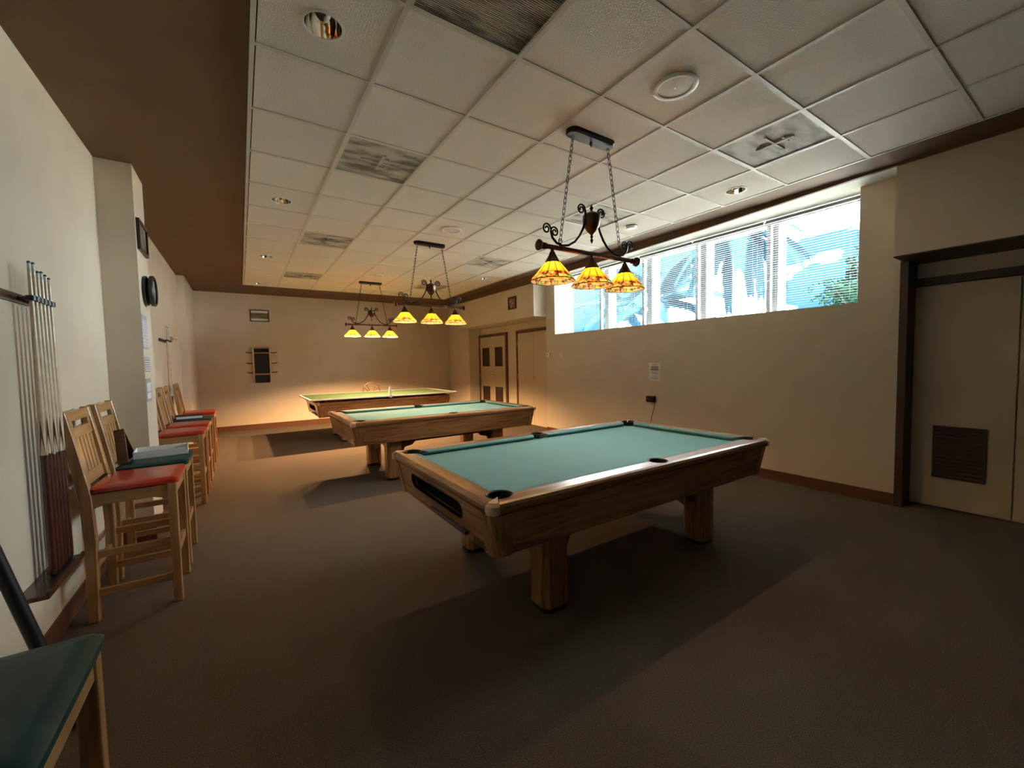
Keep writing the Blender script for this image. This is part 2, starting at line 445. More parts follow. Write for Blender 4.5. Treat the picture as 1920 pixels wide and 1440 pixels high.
# baseboards
bm = bmesh.new()
bx(bm, XL, XL+0.012, YF, 1.98, 0, 0.11); bx(bm, XL, XL+0.012, 2.42, 6.82, 0, 0.11)
bx(bm, -1.355, -1.343, 1.98, 2.42, 0, 0.11); bx(bm, XL, -1.343, 1.968, 1.98, 0, 0.11)
bx(bm, -1.465, -1.453, 6.82, YB, 0, 0.11)
struct('baseboard_left', bm, TRIMB, 'brown baseboard along the cue rack wall')
struct('baseboard_back', box(-1.453, XR, YB-0.013, YB, 0, 0.12), TRIMB, 'brown baseboard along the back wall')
bm = bmesh.new()
bx(bm, XR-0.013, XR, -1.262, 3.97, 0, 0.115); bx(bm, XR-0.013, XR, 7.27, YB-0.013, 0, 0.115)
struct('baseboard_right', bm, TRIMB, 'brown baseboard under the windows')
bm = bmesh.new()
bx(bm, EX0-0.004, EX0+0.018, EY0, EY1, ZC-0.004, ZB); bx(bm, EX1-0.018, EX1+0.004, EY0, EY1, ZC-0.004, ZB)
bx(bm, EX0, EX1, EY1-0.018, EY1+0.004, ZC-0.004, ZB); bx(bm, EX0, EX1, EY0-0.004, EY0+0.018, ZC-0.004, ZB)
obj('edge_trim', bm, GRID, cei)

# ceiling tiles and T bars
T = 0.61
xs = [EX0+0.018] + [i*T for i in range(0, 6)] + [EX1-0.018]
ys = [EY0+0.018] + [j*T for j in range(-5, 12)] + [EY1-0.018]
G = 0.0125
vents = {(1, -2): 'return', (1, 1): 'v', (1, 5): 'v', (1, 9): 'v', (5, -2): 'v', (5, 1): 'v', (5, 5): 'v', (5, 9): 'v'}
tile_cache = {}
DLP = [(-0.30, -0.29), (-0.295, 2.17), (-0.31, 4.60), (-0.33, 6.93), (3.37, -0.29), (3.30, 4.48)]   # recessed light positions
for i in range(len(xs)-1):
    for j in range(len(ys)-1):
        jj = j-6    # row whose lower grid line is jj
        if (i, jj) in vents: continue
        w = round(xs[i+1]-xs[i]-0.012, 4); h = round(ys[j+1]-ys[j]-0.012, 4)
        xm, ym = (xs[i]+xs[i+1])/2, (ys[j]+ys[j+1])/2
        hole = [(px-xm, py-ym) for px, py in DLP if abs(px-xm) < w/2 and abs(py-ym) < h/2]
        if hole:
            me = boolean_cut(box(-w/2, w/2, -h/2, h/2, 0, 0.012), [(hole[0][0], hole[0][1], 0.084, -0.1, 0.1)], 'ceiling_tile')
            me.materials.clear(); me.materials.append(TILE)
            obj('ceiling_tile', me, None, cei, (xm, ym, ZC)); continue
        if (w, h) not in tile_cache:
            tile_cache[(w, h)] = mesh(box(-w/2, w/2, -h/2, h/2, 0, 0.012, 0.0015, 1), 'ceiling_tile', TILE)
        obj('ceiling_tile', tile_cache[(w, h)], None, cei, ((xs[i]+xs[i+1])/2, (ys[j]+ys[j+1])/2, ZC+random.uniform(0.0, 0.0012)))
for x in xs[1:-1]:
    obj('grid_bar', box(x-G, x+G, EY0, EY1, ZC-0.005, ZC+0.008), GRID, cei)
for y in ys[1:-1]:
    for i in range(len(xs)-1):
        a = xs[i]+(G if i else 0); b = xs[i+1]-(G if i < len(xs)-2 else 0)
        obj('grid_bar', box(a, b, y-G, y+G, ZC-0.0045, ZC+0.008), GRID, cei)

# ------------------------------------------------------------------ ceiling fittings
def make_vent():
    r = empty('air_vent')
    obj('plate', box(-0.292, 0.292, -0.292, 0.292, 0.004, 0.014), VENT, r)
    bm = bmesh.new()
    for a in (-1, 1):
        bx(bm, a*0.292-0.008, a*0.292+0.008, -0.3, 0.3, -0.004, 0.012); bx(bm, -0.3, 0.3, a*0.292-0.008, a*0.292+0.008, -0.004, 0.012)
    obj('frame', bm, GRID, r)
    bm = bmesh.new()
    bx(bm, -0.012, 0.012, -0.13, 0.13, -0.008, 0.006); bx(bm, -0.15, 0.15, -0.007, 0.007, -0.008, 0.006)
    bx(bm, -0.05, 0.05, -0.08, -0.068, -0.006, 0.006); bx(bm, -0.05, 0.05, 0.068, 0.08, -0.006, 0.006)
    obj('diffuser_blade', bm, VENT, r)
    return r
cx = lambda i: (i-0.5)*T
vlabels = {(1, 1): 'sooty square air vent between the dark grille and the recessed light over the stools',
           (1, 5): 'sooty air vent between the recessed lights and the middle pendant lamp',
           (1, 9): 'sooty air vent in the ceiling tiles closest to the back wall picture',
           (5, -2): 'grey smudged air vent by the window side, near the round speaker',
           (5, 1): 'grey smudged air vent behind the urn of the amber pendant over the clear table',
           (5, 5): 'grey air vent on the window side, between the middle pendant and the fascia',
           (5, 9): 'air vent behind the urn of the middle pendant, by the far bulkhead'}
vproto = None
for (i, j), k in vents.items():
    loc = (cx(i), (j+0.5)*T, ZC)
    if k == 'return':
        r = empty('return_grille', loc)
        obj('backing', box(-0.29, 0.29, -0.29, 0.29, 0.008, 0.014), VENT, r)
        bm = bmesh.new()
        for q in range(58):
            y = -0.285+q*0.01; bx(bm, -0.288, 0.288, y, y+0.004, 0.0, 0.008)
        o = obj('grille_bars', bm, VENT, r); o['kind'] = 'stuff'
        bm = bmesh.new()
        for a in (-1, 1):
            bx(bm, a*0.292-0.008, a*0.292+0.008, -0.3, 0.3, -0.004, 0.012); bx(bm, -0.3, 0.3, a*0.292-0.008, a*0.292+0.008, -0.004, 0.012)
        obj('frame', bm, GRID, r)
        tag(r, 'dark ribbed return air grille filling one ceiling tile', 'vent')
    else:
        if vproto is None: o = vproto = make_vent()
        else: o = copy_tree(vproto)
        o.location = loc
        tag(o, vlabels[(i, j)], 'vent', 'ceiling air vents')

def make_downlight():
    r = empty('recessed_light')
    bm = bmesh.new(); lathe(bm, [(0.092, 0.0), (0.098, -0.004), (0.084, -0.005), (0.082, 0.0)], 32)
    obj('trim_ring', bm, WHITE, r, smooth=True)
    bm = bmesh.new(); lathe(bm, [(0.083, -0.003), (0.078, 0.03), (0.062, 0.075), (0.03, 0.10), (0.001, 0.104)], 32)
    obj('reflector', bm, CHROME, r, smooth=True)
    return r
dl = [(-0.30, -0.29, 'recessed light with mirror reflector nearest the brown ceiling border, beside the dark grille'),
      (-0.295, 2.17, 'recessed light with mirror reflector over the stools beside the pillar'),
      (-0.31, 4.60, 'recessed light with mirror reflector between the two far vents and the brown border'),
      (-0.33, 6.93, 'recessed light with mirror reflector at the corner of the tiled ceiling by the back wall'),
      (3.37, -0.29, 'white recessed light beside the brown fascia above the windows'),
      (3.30, 4.48, 'recessed light beside the brown fascia near the far door bulkhead')]
dp = None
# cut-outs in the tiles are covered by the lamp: the cone stands in a short can above the tile
for x, y, lab in dl:
    if dp is None: o = dp = make_downlight()
    else: o = copy_tree(dp)
    o.location = (x, y, ZC)
    tag(o, lab, 'ceiling light', 'recessed ceiling lights')

def make_speaker():
    r = empty('ceiling_speaker')
    bm = bmesh.new(); lathe(bm, [(0.125, 0.0), (0.128, -0.006), (0.118, -0.012), (0.098, -0.010), (0.096, -0.004)], 36)
    obj('rim', bm, WHITE, r, smooth=True)
    bm = bmesh.new(); lathe(bm, [(0.0975, -0.006), (0.05, -0.008), (0.001, -0.009)], 36)
    obj('grille', bm, GRID, r, smooth=True)
    bm = bmesh.new(); lathe(bm, [(0.005, -0.009), (0.004, -0.012), (0.0005, -0.013)], 10)
    obj('screw', bm, CHROME, r)
    return r
sp = None
for x, y, lab in ((1.525, -0.915, 'round white ceiling speaker beside the canopy of the amber pendant'),
                  (1.51, 2.15, 'round ceiling speaker beside the canopy of the middle pendant'),
                  (1.43, 5.15, 'round ceiling speaker beside the canopy of the pendant by the back wall')):
    if sp is None: o = sp = make_speaker()
    else: o = copy_tree(sp)
    o.location = (x, y, ZC); tag(o, lab, 'speaker', 'round ceiling speakers')
r = empty('smoke_detector', (3.32, 0.94, ZC))
bm = bmesh.new(); lathe(bm, [(0.065, 0), (0.065, -0.012), (0.05, -0.03), (0.02, -0.034), (0.001, -0.034)], 24); obj('housing', bm, WHITE, r, smooth=True)
bm = bmesh.new(); lathe(bm, [(0.075, 0.0), (0.075, -0.008), (0.06, -0.009)], 24); obj('base_plate', bm, BRONZE, r)
tag(r, 'small white smoke detector beside the brown fascia above the windows', 'detector')

# ------------------------------------------------------------------ windows, blinds, outdoors
XW = 4.72
ymull = [-1.02, 0.015, 0.955, 1.875, 2.81, 3.80]
WT = ZB-0.012
wl = ['window pane beside the near door bulkhead, leafy tree behind it', 'window pane with the drooping palm behind it', 'middle window pane, palm crown low behind it',
      'window pane behind the pendant with the third shade', 'window pane beside the far pier']
for k in range(5):
    a, b = ymull[k], ymull[k+1]
    r = empty('window_%d' % (k+1), (XW, (a+b)/2, WZ0)); r['kind'] = 'structure'; r['label'] = wl[k]; r['category'] = 'window'
    hw = (b-a)/2; H = WT-WZ0
    bm = bmesh.new()
    bx(bm, -0.025, 0.025, -hw, -hw+0.022, 0, H); bx(bm, -0.025, 0.025, hw-0.022, hw, 0, H)
    bx(bm, -0.025, 0.025, -hw+0.022, hw-0.022, 0, 0.03); bx(bm, -0.025, 0.025, -hw+0.022, hw-0.022, H-0.03, H)
    obj('window_frame', bm, ALU, r)
    obj('pane', box(-0.002, 0.002, -hw+0.02, hw-0.02, 0.028, H-0.028), GLASS, r)
    # blind
    t = empty('window_blind', (4.60, (a+b)/2, WZ0))
    lo = max(a, WY0+0.01) if k == 0 else a+0.012
    hi = b-0.012 if k < 4 else WY1-0.02
    ya, yb = lo-(a+b)/2, hi-(a+b)/2
    obj('head_rail', box(-0.016, 0.016, ya, yb, H-0.04, H-0.005, 0.003, 1), SLAT, t)
    bm = bmesh.new()
    n = int((H-0.075)/0.027)
    for q in range(n):
        z = 0.045+q*0.027
        tl = -0.0006
        v = bx(bm, -0.0125, 0.0125, ya, yb, z-0.0006, z+0.0006)
        for vv in v: vv.co.z += tl*(1 if vv.co.x < 0 else -1)
    o = obj('slats', bm, SLAT, t); o['kind'] = 'stuff'
    obj('bottom_rail', box(-0.013, 0.013, ya, yb, 0.012, 0.026, 0.003, 1), SLAT, t)
    for yy in (ya+0.12, yb-0.12):
        bm = bmesh.new(); tube(bm, [(-0.0135, yy, 0.02), (-0.0135, yy, H-0.03)], 0.0012, 5); obj('ladder_cord', bm, SLAT, t)
    bm = bmesh.new(); tube(bm, [(-0.022, ya+0.06, H-0.03), (-0.024, ya+0.062, 0.5), (-0.022, ya+0.05, 0.08)], 0.0022, 6); obj('tilt_wand', bm, SLAT, t)
    tag(t, ['open slatted blind beside the near door bulkhead', 'open slatted blind in front of the drooping palm', 'open slatted blind of the middle window',
            'open slatted blind behind the pendant lamp shades', 'open slatted blind beside the far window pier'][k], 'blind', 'window blinds')

# concrete fins outside
fl = ['grey concrete fin outside between the leafy tree and the drooping palm', 'grey concrete fin outside beside the palm trunk',
      'grey concrete fin outside the middle window', 'grey concrete fin outside behind the pendant shades']
for k in range(4):
    y = ymull[k+1]+0.02
    r = obj('concrete_fin', box(4.87, 5.09, y-0.05, y+0.04, 0.02, 3.3, 0.008, 1), CONC)
    tag(r, fl[k], 'fin', 'concrete fins outside the windows')

struct('ground', box(5.31, 60, -40, 60, -0.2, 0.02), pmat('pale_bounce_ground', (0.34, 0.32, 0.28), 0.95, 0.15, 1.5), 'unseen pale ground outside the windows, added to bounce sunlight in')  # out of view; added to bounce sunlight up through the windows

def frond_mesh(L, droop, seedv):
    rnd = random.Random(seedv)
    bm = bmesh.new(); n = 14; pts = []
    for i in range(n+1):
        t = i/n
        pts.append(Vector((L*t*(1-0.25*droop*t), 0, L*(0.32*t-droop*t*t))))
    tube(bm, pts, [0.022*(1-0.8*i/n) for i in range(n+1)], 5)
    m = 44
    for k in range(m):
        t = 0.12+0.88*k/m; f = t*n; i = min(int(f), n-1); p = pts[i].lerp(pts[i+1], f-i)
        tan = (pts[i+1]-pts[i]).normalized()
        ll = L*0.30*(1-0.65*abs(t-0.45)*1.4)*rnd.uniform(0.85, 1.1)
        for s in (-1, 1):
            d = (tan*0.55+Vector((0, s*0.8, -0.35-0.5*droop))).normalized()
            side = tan*0.036
            a = p-side; b = p+side; e = p+d*ll
            mid1 = p+d*ll*0.5
            v = [bm.verts.new(q) for q in (a, b, mid1+tan*0.045, e, mid1-tan*0.045)]
            bm.faces.new(v)
    return mesh(bm, 'frond', FROND)

def palm(x, y, ztop, L, droop, nf, label, trunk_r=0.13, a0=0.0):
    r = empty('palm_tree', (x, y, 0.02))
    bm = bmesh.new(); h = ztop-0.02
    pts = [(0.25*sin(3*t)*0.4*(1-t), 0.0, h*t) for t in [q/10 for q in range(11)]]
    tube(bm, pts, [trunk_r*(1.35-0.5*q/10) for q in range(11)], 12)
    obj('trunk', bm, TRUNK, r, smooth=True)
    ms = [frond_mesh(L, droop, s) for s in range(3)]
    for k in range(nf):
        up = (k % 3)
        o = obj('frond', ms[k % 3], None, r, (0, 0, h-0.05), rot=(0, radians([-38, -8, 18][up]+random.uniform(-8, 8)), a0+2*pi*k/nf+random.uniform(-.15, .15)))
    tag(r, label, 'palm')
    return r
palm(11.0, 3.75, 4.85, 1.95, 1.15, 17, 'tall palm with drooping fronds and pale trunk outside the windows', 0.12)
palm(14.0, 8.6, 3.9, 2.9, 0.45, 13, 'low palm with arching fronds outside the middle window')
palm(20.0, 15.5, 4.8, 3.5, 0.45, 13, 'low palm outside, seen past the pendant with the third shade', a0=0.3)

def leafy_tree(x, y, z, R, label):
    r = empty('leafy_tree', (x, y, 0.02))
    bm = bmesh.new(); tube(bm, [(0, 0, 0), (0.08, 0.05, z*0.5), (0.0, -0.04, z)], [0.12, 0.09, 0.05], 9)
    for k in range(7):
        a = k*0.9; tube(bm, [(0.04, 0, z*0.55), (R*0.5*cos(a), R*0.5*sin(a), z*0.9), (R*0.8*cos(a), R*0.8*sin(a), z+0.2)], [0.04, 0.025, 0.01], 6)
    obj('trunk', bm, BARK, r)
    bm = bmesh.new(); rnd = random.Random(3)
    for k in range(5200):
        d = Vector((rnd.gauss(0, 1), rnd.gauss(0, 1), rnd.gauss(0, 1))).normalized()
        lump = 0.75+0.25*sin(4*d.x+1)*sin(5*d.y)+0.15*sin(7*d.z)
        p = Vector((0, 0, z))+d*R*lump*(0.55+0.45*rnd.random())
        u = Vector((rnd.gauss(0, 1), rnd.gauss(0, 1), rnd.gauss(0, 1))).normalized()
        w = u.cross(d).normalized(); s = 0.085*rnd.uniform(0.7, 1.3)
        v = [bm.verts.new(q) for q in (p-u*s, p+w*s*0.5, p+u*s, p-w*s*0.5)]
        bm.faces.new(v)
    o = obj('foliage', bm, LEAF, r); o['kind'] = 'stuff'
    tag(r, label, 'tree')
leafy_tree(14.0, 1.55, 3.0, 1.55, 'leafy green tree outside the pane beside the near door')

# ------------------------------------------------------------------ doors
def louvre(parent, name, y0, y1, z0, z1, x):
    o = obj(name, box(x-0.006, x+0.004, y0, y1, z0, z1), FRAMEB, parent)
    bm = bmesh.new(); n = max(3, int((z1-z0)/0.035))
    for q in range(n):
        z = z0+0.012+q*(z1-z0-0.02)/n
        prism(bm, [(x-0.016, z), (x-0.006, z+0.014), (x-0.006, z+0.020), (x-0.016, z+0.006)], 1, y0+0.012, y1-0.012)
    s = obj('louvre_slats', bm, FRAMEB, o); s['kind'] = 'stuff'
    bm = bmesh.new()
    bx(bm, x-0.018, x-0.004, y0, y0+0.014, z0, z1); bx(bm, x-0.018, x-0.004, y1-0.014, y1, z0, z1)
    bx(bm, x-0.018, x-0.004, y0, y1, z0, z0+0.014); bx(bm, x-0.018, x-0.004, y0, y1, z1-0.014, z1)
    obj('louvre_frame', bm, FRAMEB, o)

def knob(parent, y, z, x):
    bm = bmesh.new(); lathe(bm, [(0.032, x), (0.032, x-0.008), (0.011, x-0.012), (0.011, x-0.035), (0.026, x-0.045), (0.030, x-0.058), (0.020, x-0.072), (0.001, x-0.075)], 18, y, z, axis=0)
    obj('knob', bm, BRASS, parent, smooth=True)

def hinges(parent, y, x, zs):
    for z in zs:
        bm = bmesh.new(); tube(bm, [(x-0.012, y, z-0.05), (x-0.012, y, z+0.05)], 0.009, 8); obj('hinge', bm, BRASS, parent)

# near doors (recess under the near bulkhead)
r = empty('door_1', (0, 0, 0)); r['kind'] = 'structure'; r['category'] = 'door'; r['label'] = 'near double door with dark square louvre in a dark frame'
for y0, y1 in ((-1.945, -1.318), (-2.585, -1.955)):
    lf = obj('door_leaf', box(XD1-0.03, XD1-0.002, y0, y1, 0.012, 2.045, 0.002, 1), DOORP, r)
    c = (y0+y1)/2
    louvre(lf, 'louvre', c-0.165, c+0.165, 0.29, 0.765, XD1-0.03)
bm = bmesh.new()
bx(bm, XR-0.004, XD1, -1.318, -1.262, 0, 2.268)                   # dark reveal lining
bx(bm, XD1-0.06, XD1, YF+0.5, -1.318, 2.05, 2.12)
bx(bm, XD1-0.06, XD1, -2.66, -2.59, 0, 2.05)
obj('door_frame', bm, FRAMEB, r)
bm = bmesh.new(); bx(bm, 4.075, XD1, YF+0.4, -1.285, 2.262, 2.272)
obj('soffit_board', bm, FRAMEB, r)

# far door with four dark panels
r = empty('door_2', (0, 0, 0)); r['kind'] = 'structure'; r['category'] = 'door'; r['label'] = 'far cream double door with four dark panels and brown frame'
yL, yR = 7.22, 5.965
for y0, y1 in ((6.615, yL), (yR, 6.609)):
    lf = obj('door_leaf', box(XD2-0.03, XD2-0.002, y0, y1, 0.012, 2.075, 0.002, 1), DOORP, r)
    c = (y0+y1)/2-0.01
    louvre(lf, 'louvre', c-0.165, c+0.165, 1.32, 1.80, XD2-0.03)
    louvre(lf, 'louvre', c-0.165, c+0.165, 0.30, 0.80, XD2-0.03)
knob(r, 6.56, 1.09, XD2-0.03); hinges(r, yL-0.005, XD2-0.03, (0.25, 1.1, 1.85)); hinges(r, yR+0.005, XD2-0.03, (0.25, 1.1, 1.85))
bm = bmesh.new()
bx(bm, XD2-0.045, XD2, 5.90, yR, 0, 2.14); bx(bm, XD2-0.045, XD2, yL, yL+0.048, 0, 2.14); bx(bm, XD2-0.045, XD2, yR, yL, 2.075, 2.14)
obj('door_frame', bm, TRIMB, r)
# far plain door
r = empty('door_3', (0, 0, 0)); r['kind'] = 'structure'; r['category'] = 'door'; r['label'] = 'far plain cream double door beside the thermostat'
for y0, y1 in ((4.825, 5.435), (4.21, 4.819)):
    obj('door_leaf', box(XD2-0.03, XD2-0.002, y0, y1, 0.012, 2.075, 0.002, 1), DOORP, r)
knob(r, 4.77, 1.08, XD2-0.03); hinges(r, 5.43, XD2-0.03, (0.25, 1.1, 1.85))
bm = bmesh.new()
bx(bm, XD2-0.045, XD2, 5.435, 5.485, 0, 2.14); bx(bm, XD2-0.045, XD2, 4.16, 4.21, 0, 2.14); bx(bm, XD2-0.045, XD2, 4.21, 5.435, 2.075, 2.14)
obj('door_frame', bm, TRIMB, r)

# ------------------------------------------------------------------ pool tables
HL, HW, ZT = 1.285, 0.7275, 0.775
RW, CW = 0.105, 0.05                       # wood rail and cushion widths
CP = (HL-RW-0.012, HW-RW-0.012)            # corner pocket centre
pockets = [(sx*CP[0], sy*CP[1], 0.066) for sx in (-1, 1) for sy in (-1, 1)] + [(0, sy*(HW-0.085), 0.060) for sy in (-1, 1)]

def pool_table(loc, slot, label, group):
    root = empty('pool_table', loc)
    cut = [(x, y, rr, ZT-0.2, ZT+0.1) for x, y, rr in pockets]
    # bed
    bm = bmesh.new(); bx(bm, -HL+RW-0.02, HL-RW+0.02, -HW+RW-0.02, HW-RW+0.02, ZT-0.075, ZT-0.036)
    me = boolean_cut(bm, cut, 'cloth_bed'); me.materials.clear(); me.materials.append(CLOTH); obj('cloth_bed', me, None, root)
    # wooden rails
    for sy in (-1, 1):
        bm = bmesh.new()
        prof = [(HW-RW, ZT-0.062), (HW-RW, ZT), (HW-0.022, ZT), (HW-0.008, ZT-0.006), (HW, ZT-0.02), (HW, ZT-0.036), (HW-0.008, ZT-0.05), (HW-0.02, ZT-0.062)]
        loft(bm, [[(-HL+0.045+(HW-p[0])*0.55, sy*p[0], p[1]) for p in prof], [(HL-0.045-(HW-p[0])*0.55, sy*p[0], p[1]) for p in prof]])
        me = boolean_cut(bm, cut, 'rail'); me.materials.clear(); me.materials.append(OAK[0]); obj('rail', me, None, root)
    for sx in (-1, 1):
        bm = bmesh.new()
        prof = [(HL-RW, ZT-0.062), (HL-RW, ZT), (HL-0.022, ZT), (HL-0.008, ZT-0.006), (HL, ZT-0.02), (HL, ZT-0.036), (HL-0.008, ZT-0.05), (HL-0.02, ZT-0.062)]
        loft(bm, [[(sx*p[0], -HW+0.045+(HL-p[0])*0.55, p[1]) for p in prof], [(sx*p[0], HW-0.045-(HL-p[0])*0.55, p[1]) for p in prof]])
        me = boolean_cut(bm, cut, 'rail'); me.materials.clear(); me.materials.append(OAK[1]); obj('rail', me, None, root)
    # cushions
    cp = [(0, ZT-0.001), (0.012, ZT+0.0), (CW-0.006, ZT-0.006), (CW, ZT-0.012), (CW-0.006, ZT-0.024), (0.02, ZT-0.036), (0, ZT-0.036)]
    xi, yi = HL-RW, HW-RW
    for sy in (-1, 1):
        for x0, x1 in ((-xi+0.075, -0.062), (0.062, xi-0.075)):
            bm = bmesh.new()
            sh = lambda x, d: x+(d*0.9 if x < 0 and abs(x) > 0.2 else -d*0.9 if x > 0 and abs(x) > 0.2 else (-d*0.4 if x < 0 else d*0.4))
            loft(bm, [[(sh(x, d), sy*(yi-d), z) for d, z in cp] for x in (x0, x1)])
            obj('cushion', bm, CUSHC, root)
    for sx in (-1, 1):
        bm = bmesh.new()
        loft(bm, [[(sx*(xi-d), y-math.copysign(d*0.9, y), z) for d, z in cp] for y in (-yi+0.075, yi-0.075)])
        obj('cushion', bm, CUSHC, root)
    # pockets
    for x, y, rr in pockets:
        bm = bmesh.new()
        lathe(bm, [(rr-0.002, ZT-0.004), (rr+0.004, ZT+0.0015), (rr+0.001, ZT+0.003), (rr-0.006, ZT-0.002), (rr-0.008, ZT-0.04), (rr-0.014, ZT-0.10), (0.02, ZT-0.125), (0.001, ZT-0.127)], 26, x, y)
        obj('pocket', bm, POCKET, root, smooth=True)
    # corner caps
    for sx in (-1, 1):
        for sy in (-1, 1):
            bm = bmesh.new(); e = 0.004
            def outl(k, dz=0):
                P = [(HL-0.090, HW-0.090), (HL-0.047, HW+k)]
                R = 0.035
                for q in range(7):
                    a = pi/2*(1-q/6); P.append((HL+k-R+R*cos(a), HW+k-R+R*sin(a)))
                P.append((HL+k, HW-0.047))
                return P
            rings = []
            for k, z in ((-0.016, ZT-0.064), (0.003, ZT-0.05), (0.005, ZT-0.03), (0.003, ZT-0.012), (-0.012, ZT+0.002)):
                rings.append([(sx*px, sy*py, z) for px, py in outl(k)])
            loft(bm, rings)
            obj('corner_cap', bm, CORNER, root)
    # aprons, leaning in toward the bottom
    zt, zb = ZT-0.062, ZT-0.275
    lean = lambda z: 0.016+0.034*(zt-z)/(zt-zb)
    for sy in (-1, 1):
        bm = bmesh.new()
        loft(bm, [[(x, sy*(HW-lean(zt)), zt), (x, sy*(HW-lean(zb)), zb), (x, sy*(HW-lean(zb)-0.03), zb), (x, sy*(HW-lean(zt)-0.03), zt)] for x in (-HL+0.07, HL-0.07)])
        obj('side_panel', bm, OAK[0], root)
    for sx in (-1, 1):
        bm = bmesh.new()
        if sx == slot:
            zc, hh, hwid = ZT-0.135, 0.046, 0.375
            hole, outer = [], []
            n = 16; ow = HW-0.07
            for q in range(2*n):
                if q < n: a = -pi/2+pi*q/(n-1); py, pz = hwid-hh+hh*cos(a), zc+hh*sin(a)
                else: a = pi/2+pi*(q-n)/(n-1); py, pz = -(hwid-hh)+hh*cos(a), zc+hh*sin(a)
                hole.append((py, pz))
                if abs(cos(a)) < 0.35: outer.append((py, zb if sin(a) < 0 else zt))
                else: outer.append((math.copysign(ow, py), min(zt, max(zb, zc+(pz-zc)*3.2))))
            outer[0] = (hole[0][0], zb)
            def X(z, t): return sx*(HL-lean(z)-t)
            # keep the four corners
            ring_of = [(X(pz, 0), py, pz) for py, pz in outer]; ring_hf = [(X(pz, 0), py, pz) for py, pz in hole]
            ring_hb = [(X(pz, 0.03), py, pz) for py, pz in hole]; ring_ob = [(X(pz, 0.03), py, pz) for py, pz in outer]
            for lst, back in ((ring_of, 0), (ring_ob, 0.03)):
                pass
            loft(bm, [ring_ob, ring_of, ring_hf, ring_hb, ring_ob], caps=False)
            bmesh.ops.remove_doubles(bm, verts=bm.verts, dist=0.0002)
            # corner fillers
            for cy in (-1, 1):
                bx(bm, min(X(zb, 0.004), X(zb, 0.03)), max(X(zb, 0.004), X(zb, 0.03)), cy*ow-0.02 if cy > 0 else -ow, ow if cy > 0 else -ow+0.02, zb, zt-0.10)
            obj('end_panel', bm, OAK[1], root)
            bm = bmesh.new()
            lining = [(X(pz, 0.03), py, pz) for py, pz in hole]; deep = [(X(pz, 0.22), py, pz) for py, pz in hole]
            loft(bm, [lining, deep], caps=False)
            bm.faces.new([bm.verts.new(p) for p in deep])
            obj('ball_tray', bm, NAVY, root)
            bm = bmesh.new()
            r1 = [(X(pz, -0.003), py, pz) for py, pz in hole]
            r2 = [(X(pz, -0.003), py*(1+0.006/0.375), zc+(pz-zc)*1.10) for py, pz in hole]
            r3 = [(X(pz, 0.006), py*(1+0.006/0.375), zc+(pz-zc)*1.10) for py, pz in hole]
            r4 = [(X(pz, 0.02), py, pz) for py, pz in hole]
            loft(bm, [r3, r2, r1, r4], caps=False); obj('slot_rim', bm, BLACKP, root)
            obj('score_ledge', box(min(X(0.56, 0), X(0.56, -0.022)), max(X(0.56, 0.012), X(0.56, -0.022)), -0.42, 0.06, zb+0.03, zb+0.045, 0.002, 1), DARKWOOD, root)
            obj('maker_plate', box(min(X(0.53, 0.004), X(0.53, -0.004)), max(X(0.53, 0.004), X(0.53, -0.004)), -0.60, -0.47, zb+0.012, zb+0.045, 0.001, 1), DARKWOOD, root)
        else:
            loft(bm, [[(sx*(HL-lean(zt)), y, zt), (sx*(HL-lean(zb)), y, zb), (sx*(HL-lean(zb)-0.03), y, zb), (sx*(HL-lean(zt)-0.03), y, zt)] for y in (-HW+0.07, HW-0.07)])
            obj('end_panel', bm, OAK[1], root)
    # rounded corner posts
    for sx in (-1, 1):
        for sy in (-1, 1):
            bm = bmesh.new()
            def post(l):
                R = 0.045; ox, oy = HL-l+0.004, HW-l+0.004
                P = [(ox-0.10, oy-0.06), (ox-0.10, oy)]
                for q in range(8):
                    a = pi/2*(1-q/7); P.append((ox-R+R*cos(a), oy-R+R*sin(a)))
                P += [(ox, oy-0.10), (ox-0.06, oy-0.10)]
                return P
            loft(bm, [[(sx*px, sy*py, z) for px, py in post(lean(z))] for z in (zt, zb-0.004)])
            obj('corner_post', bm, OAK[2], root, smooth=True)
    # legs with dark feet
    for sx in (-1, 1):
        for sy in (-1, 1):
            def oct_(g):
                a, b, c = 0.09+g, 0.085+g, 0.028
                return [(a, b-c), (a-c, b), (-a+c, b), (-a, b-c), (-a, -b+c), (-a+c, -b), (a-c, -b), (a, -b+c)]
            lx, ly = sx*0.745, sy*0.455
            bm = bmesh.new(); loft(bm, [[(lx+px, ly+py, z) for px, py in oct_(0)] for z in (0.028, zb+0.03)])
            obj('leg', bm, OAK[2], root)
            bm = bmesh.new(); loft(bm, [[(lx+px, ly+py, z) for px, py in oct_(g)] for z, g in ((0.0, -0.006), (0.028, -0.004))])
            obj('foot', bm, BLACKP, root)
    # arched cross panel between the legs at each end, long beams under the bed
    for sx in (-1, 1):
        bm = bmesh.new(); P = [(-0.37, zb+0.03), (0.37, zb+0.03), (0.37, 0.23)]
        for q in range(9):
            a = pi*q/8; P.append((0.28*cos(a), 0.27+0.10*sin(a)))
        P.append((-0.37, 0.23))
        prism(bm, [(p[0], p[1]) for p in P], 0, sx*0.745-0.02, sx*0.745+0.02)
        obj('leg_panel', bm, OAK[1], root)
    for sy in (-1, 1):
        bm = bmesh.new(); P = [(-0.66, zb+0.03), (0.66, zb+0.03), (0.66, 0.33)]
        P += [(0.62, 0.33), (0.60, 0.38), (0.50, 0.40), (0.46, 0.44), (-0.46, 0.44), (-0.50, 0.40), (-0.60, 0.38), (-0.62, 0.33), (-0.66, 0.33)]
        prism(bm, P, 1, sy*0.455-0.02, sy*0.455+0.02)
        obj('stretcher', bm, UNDER, root)
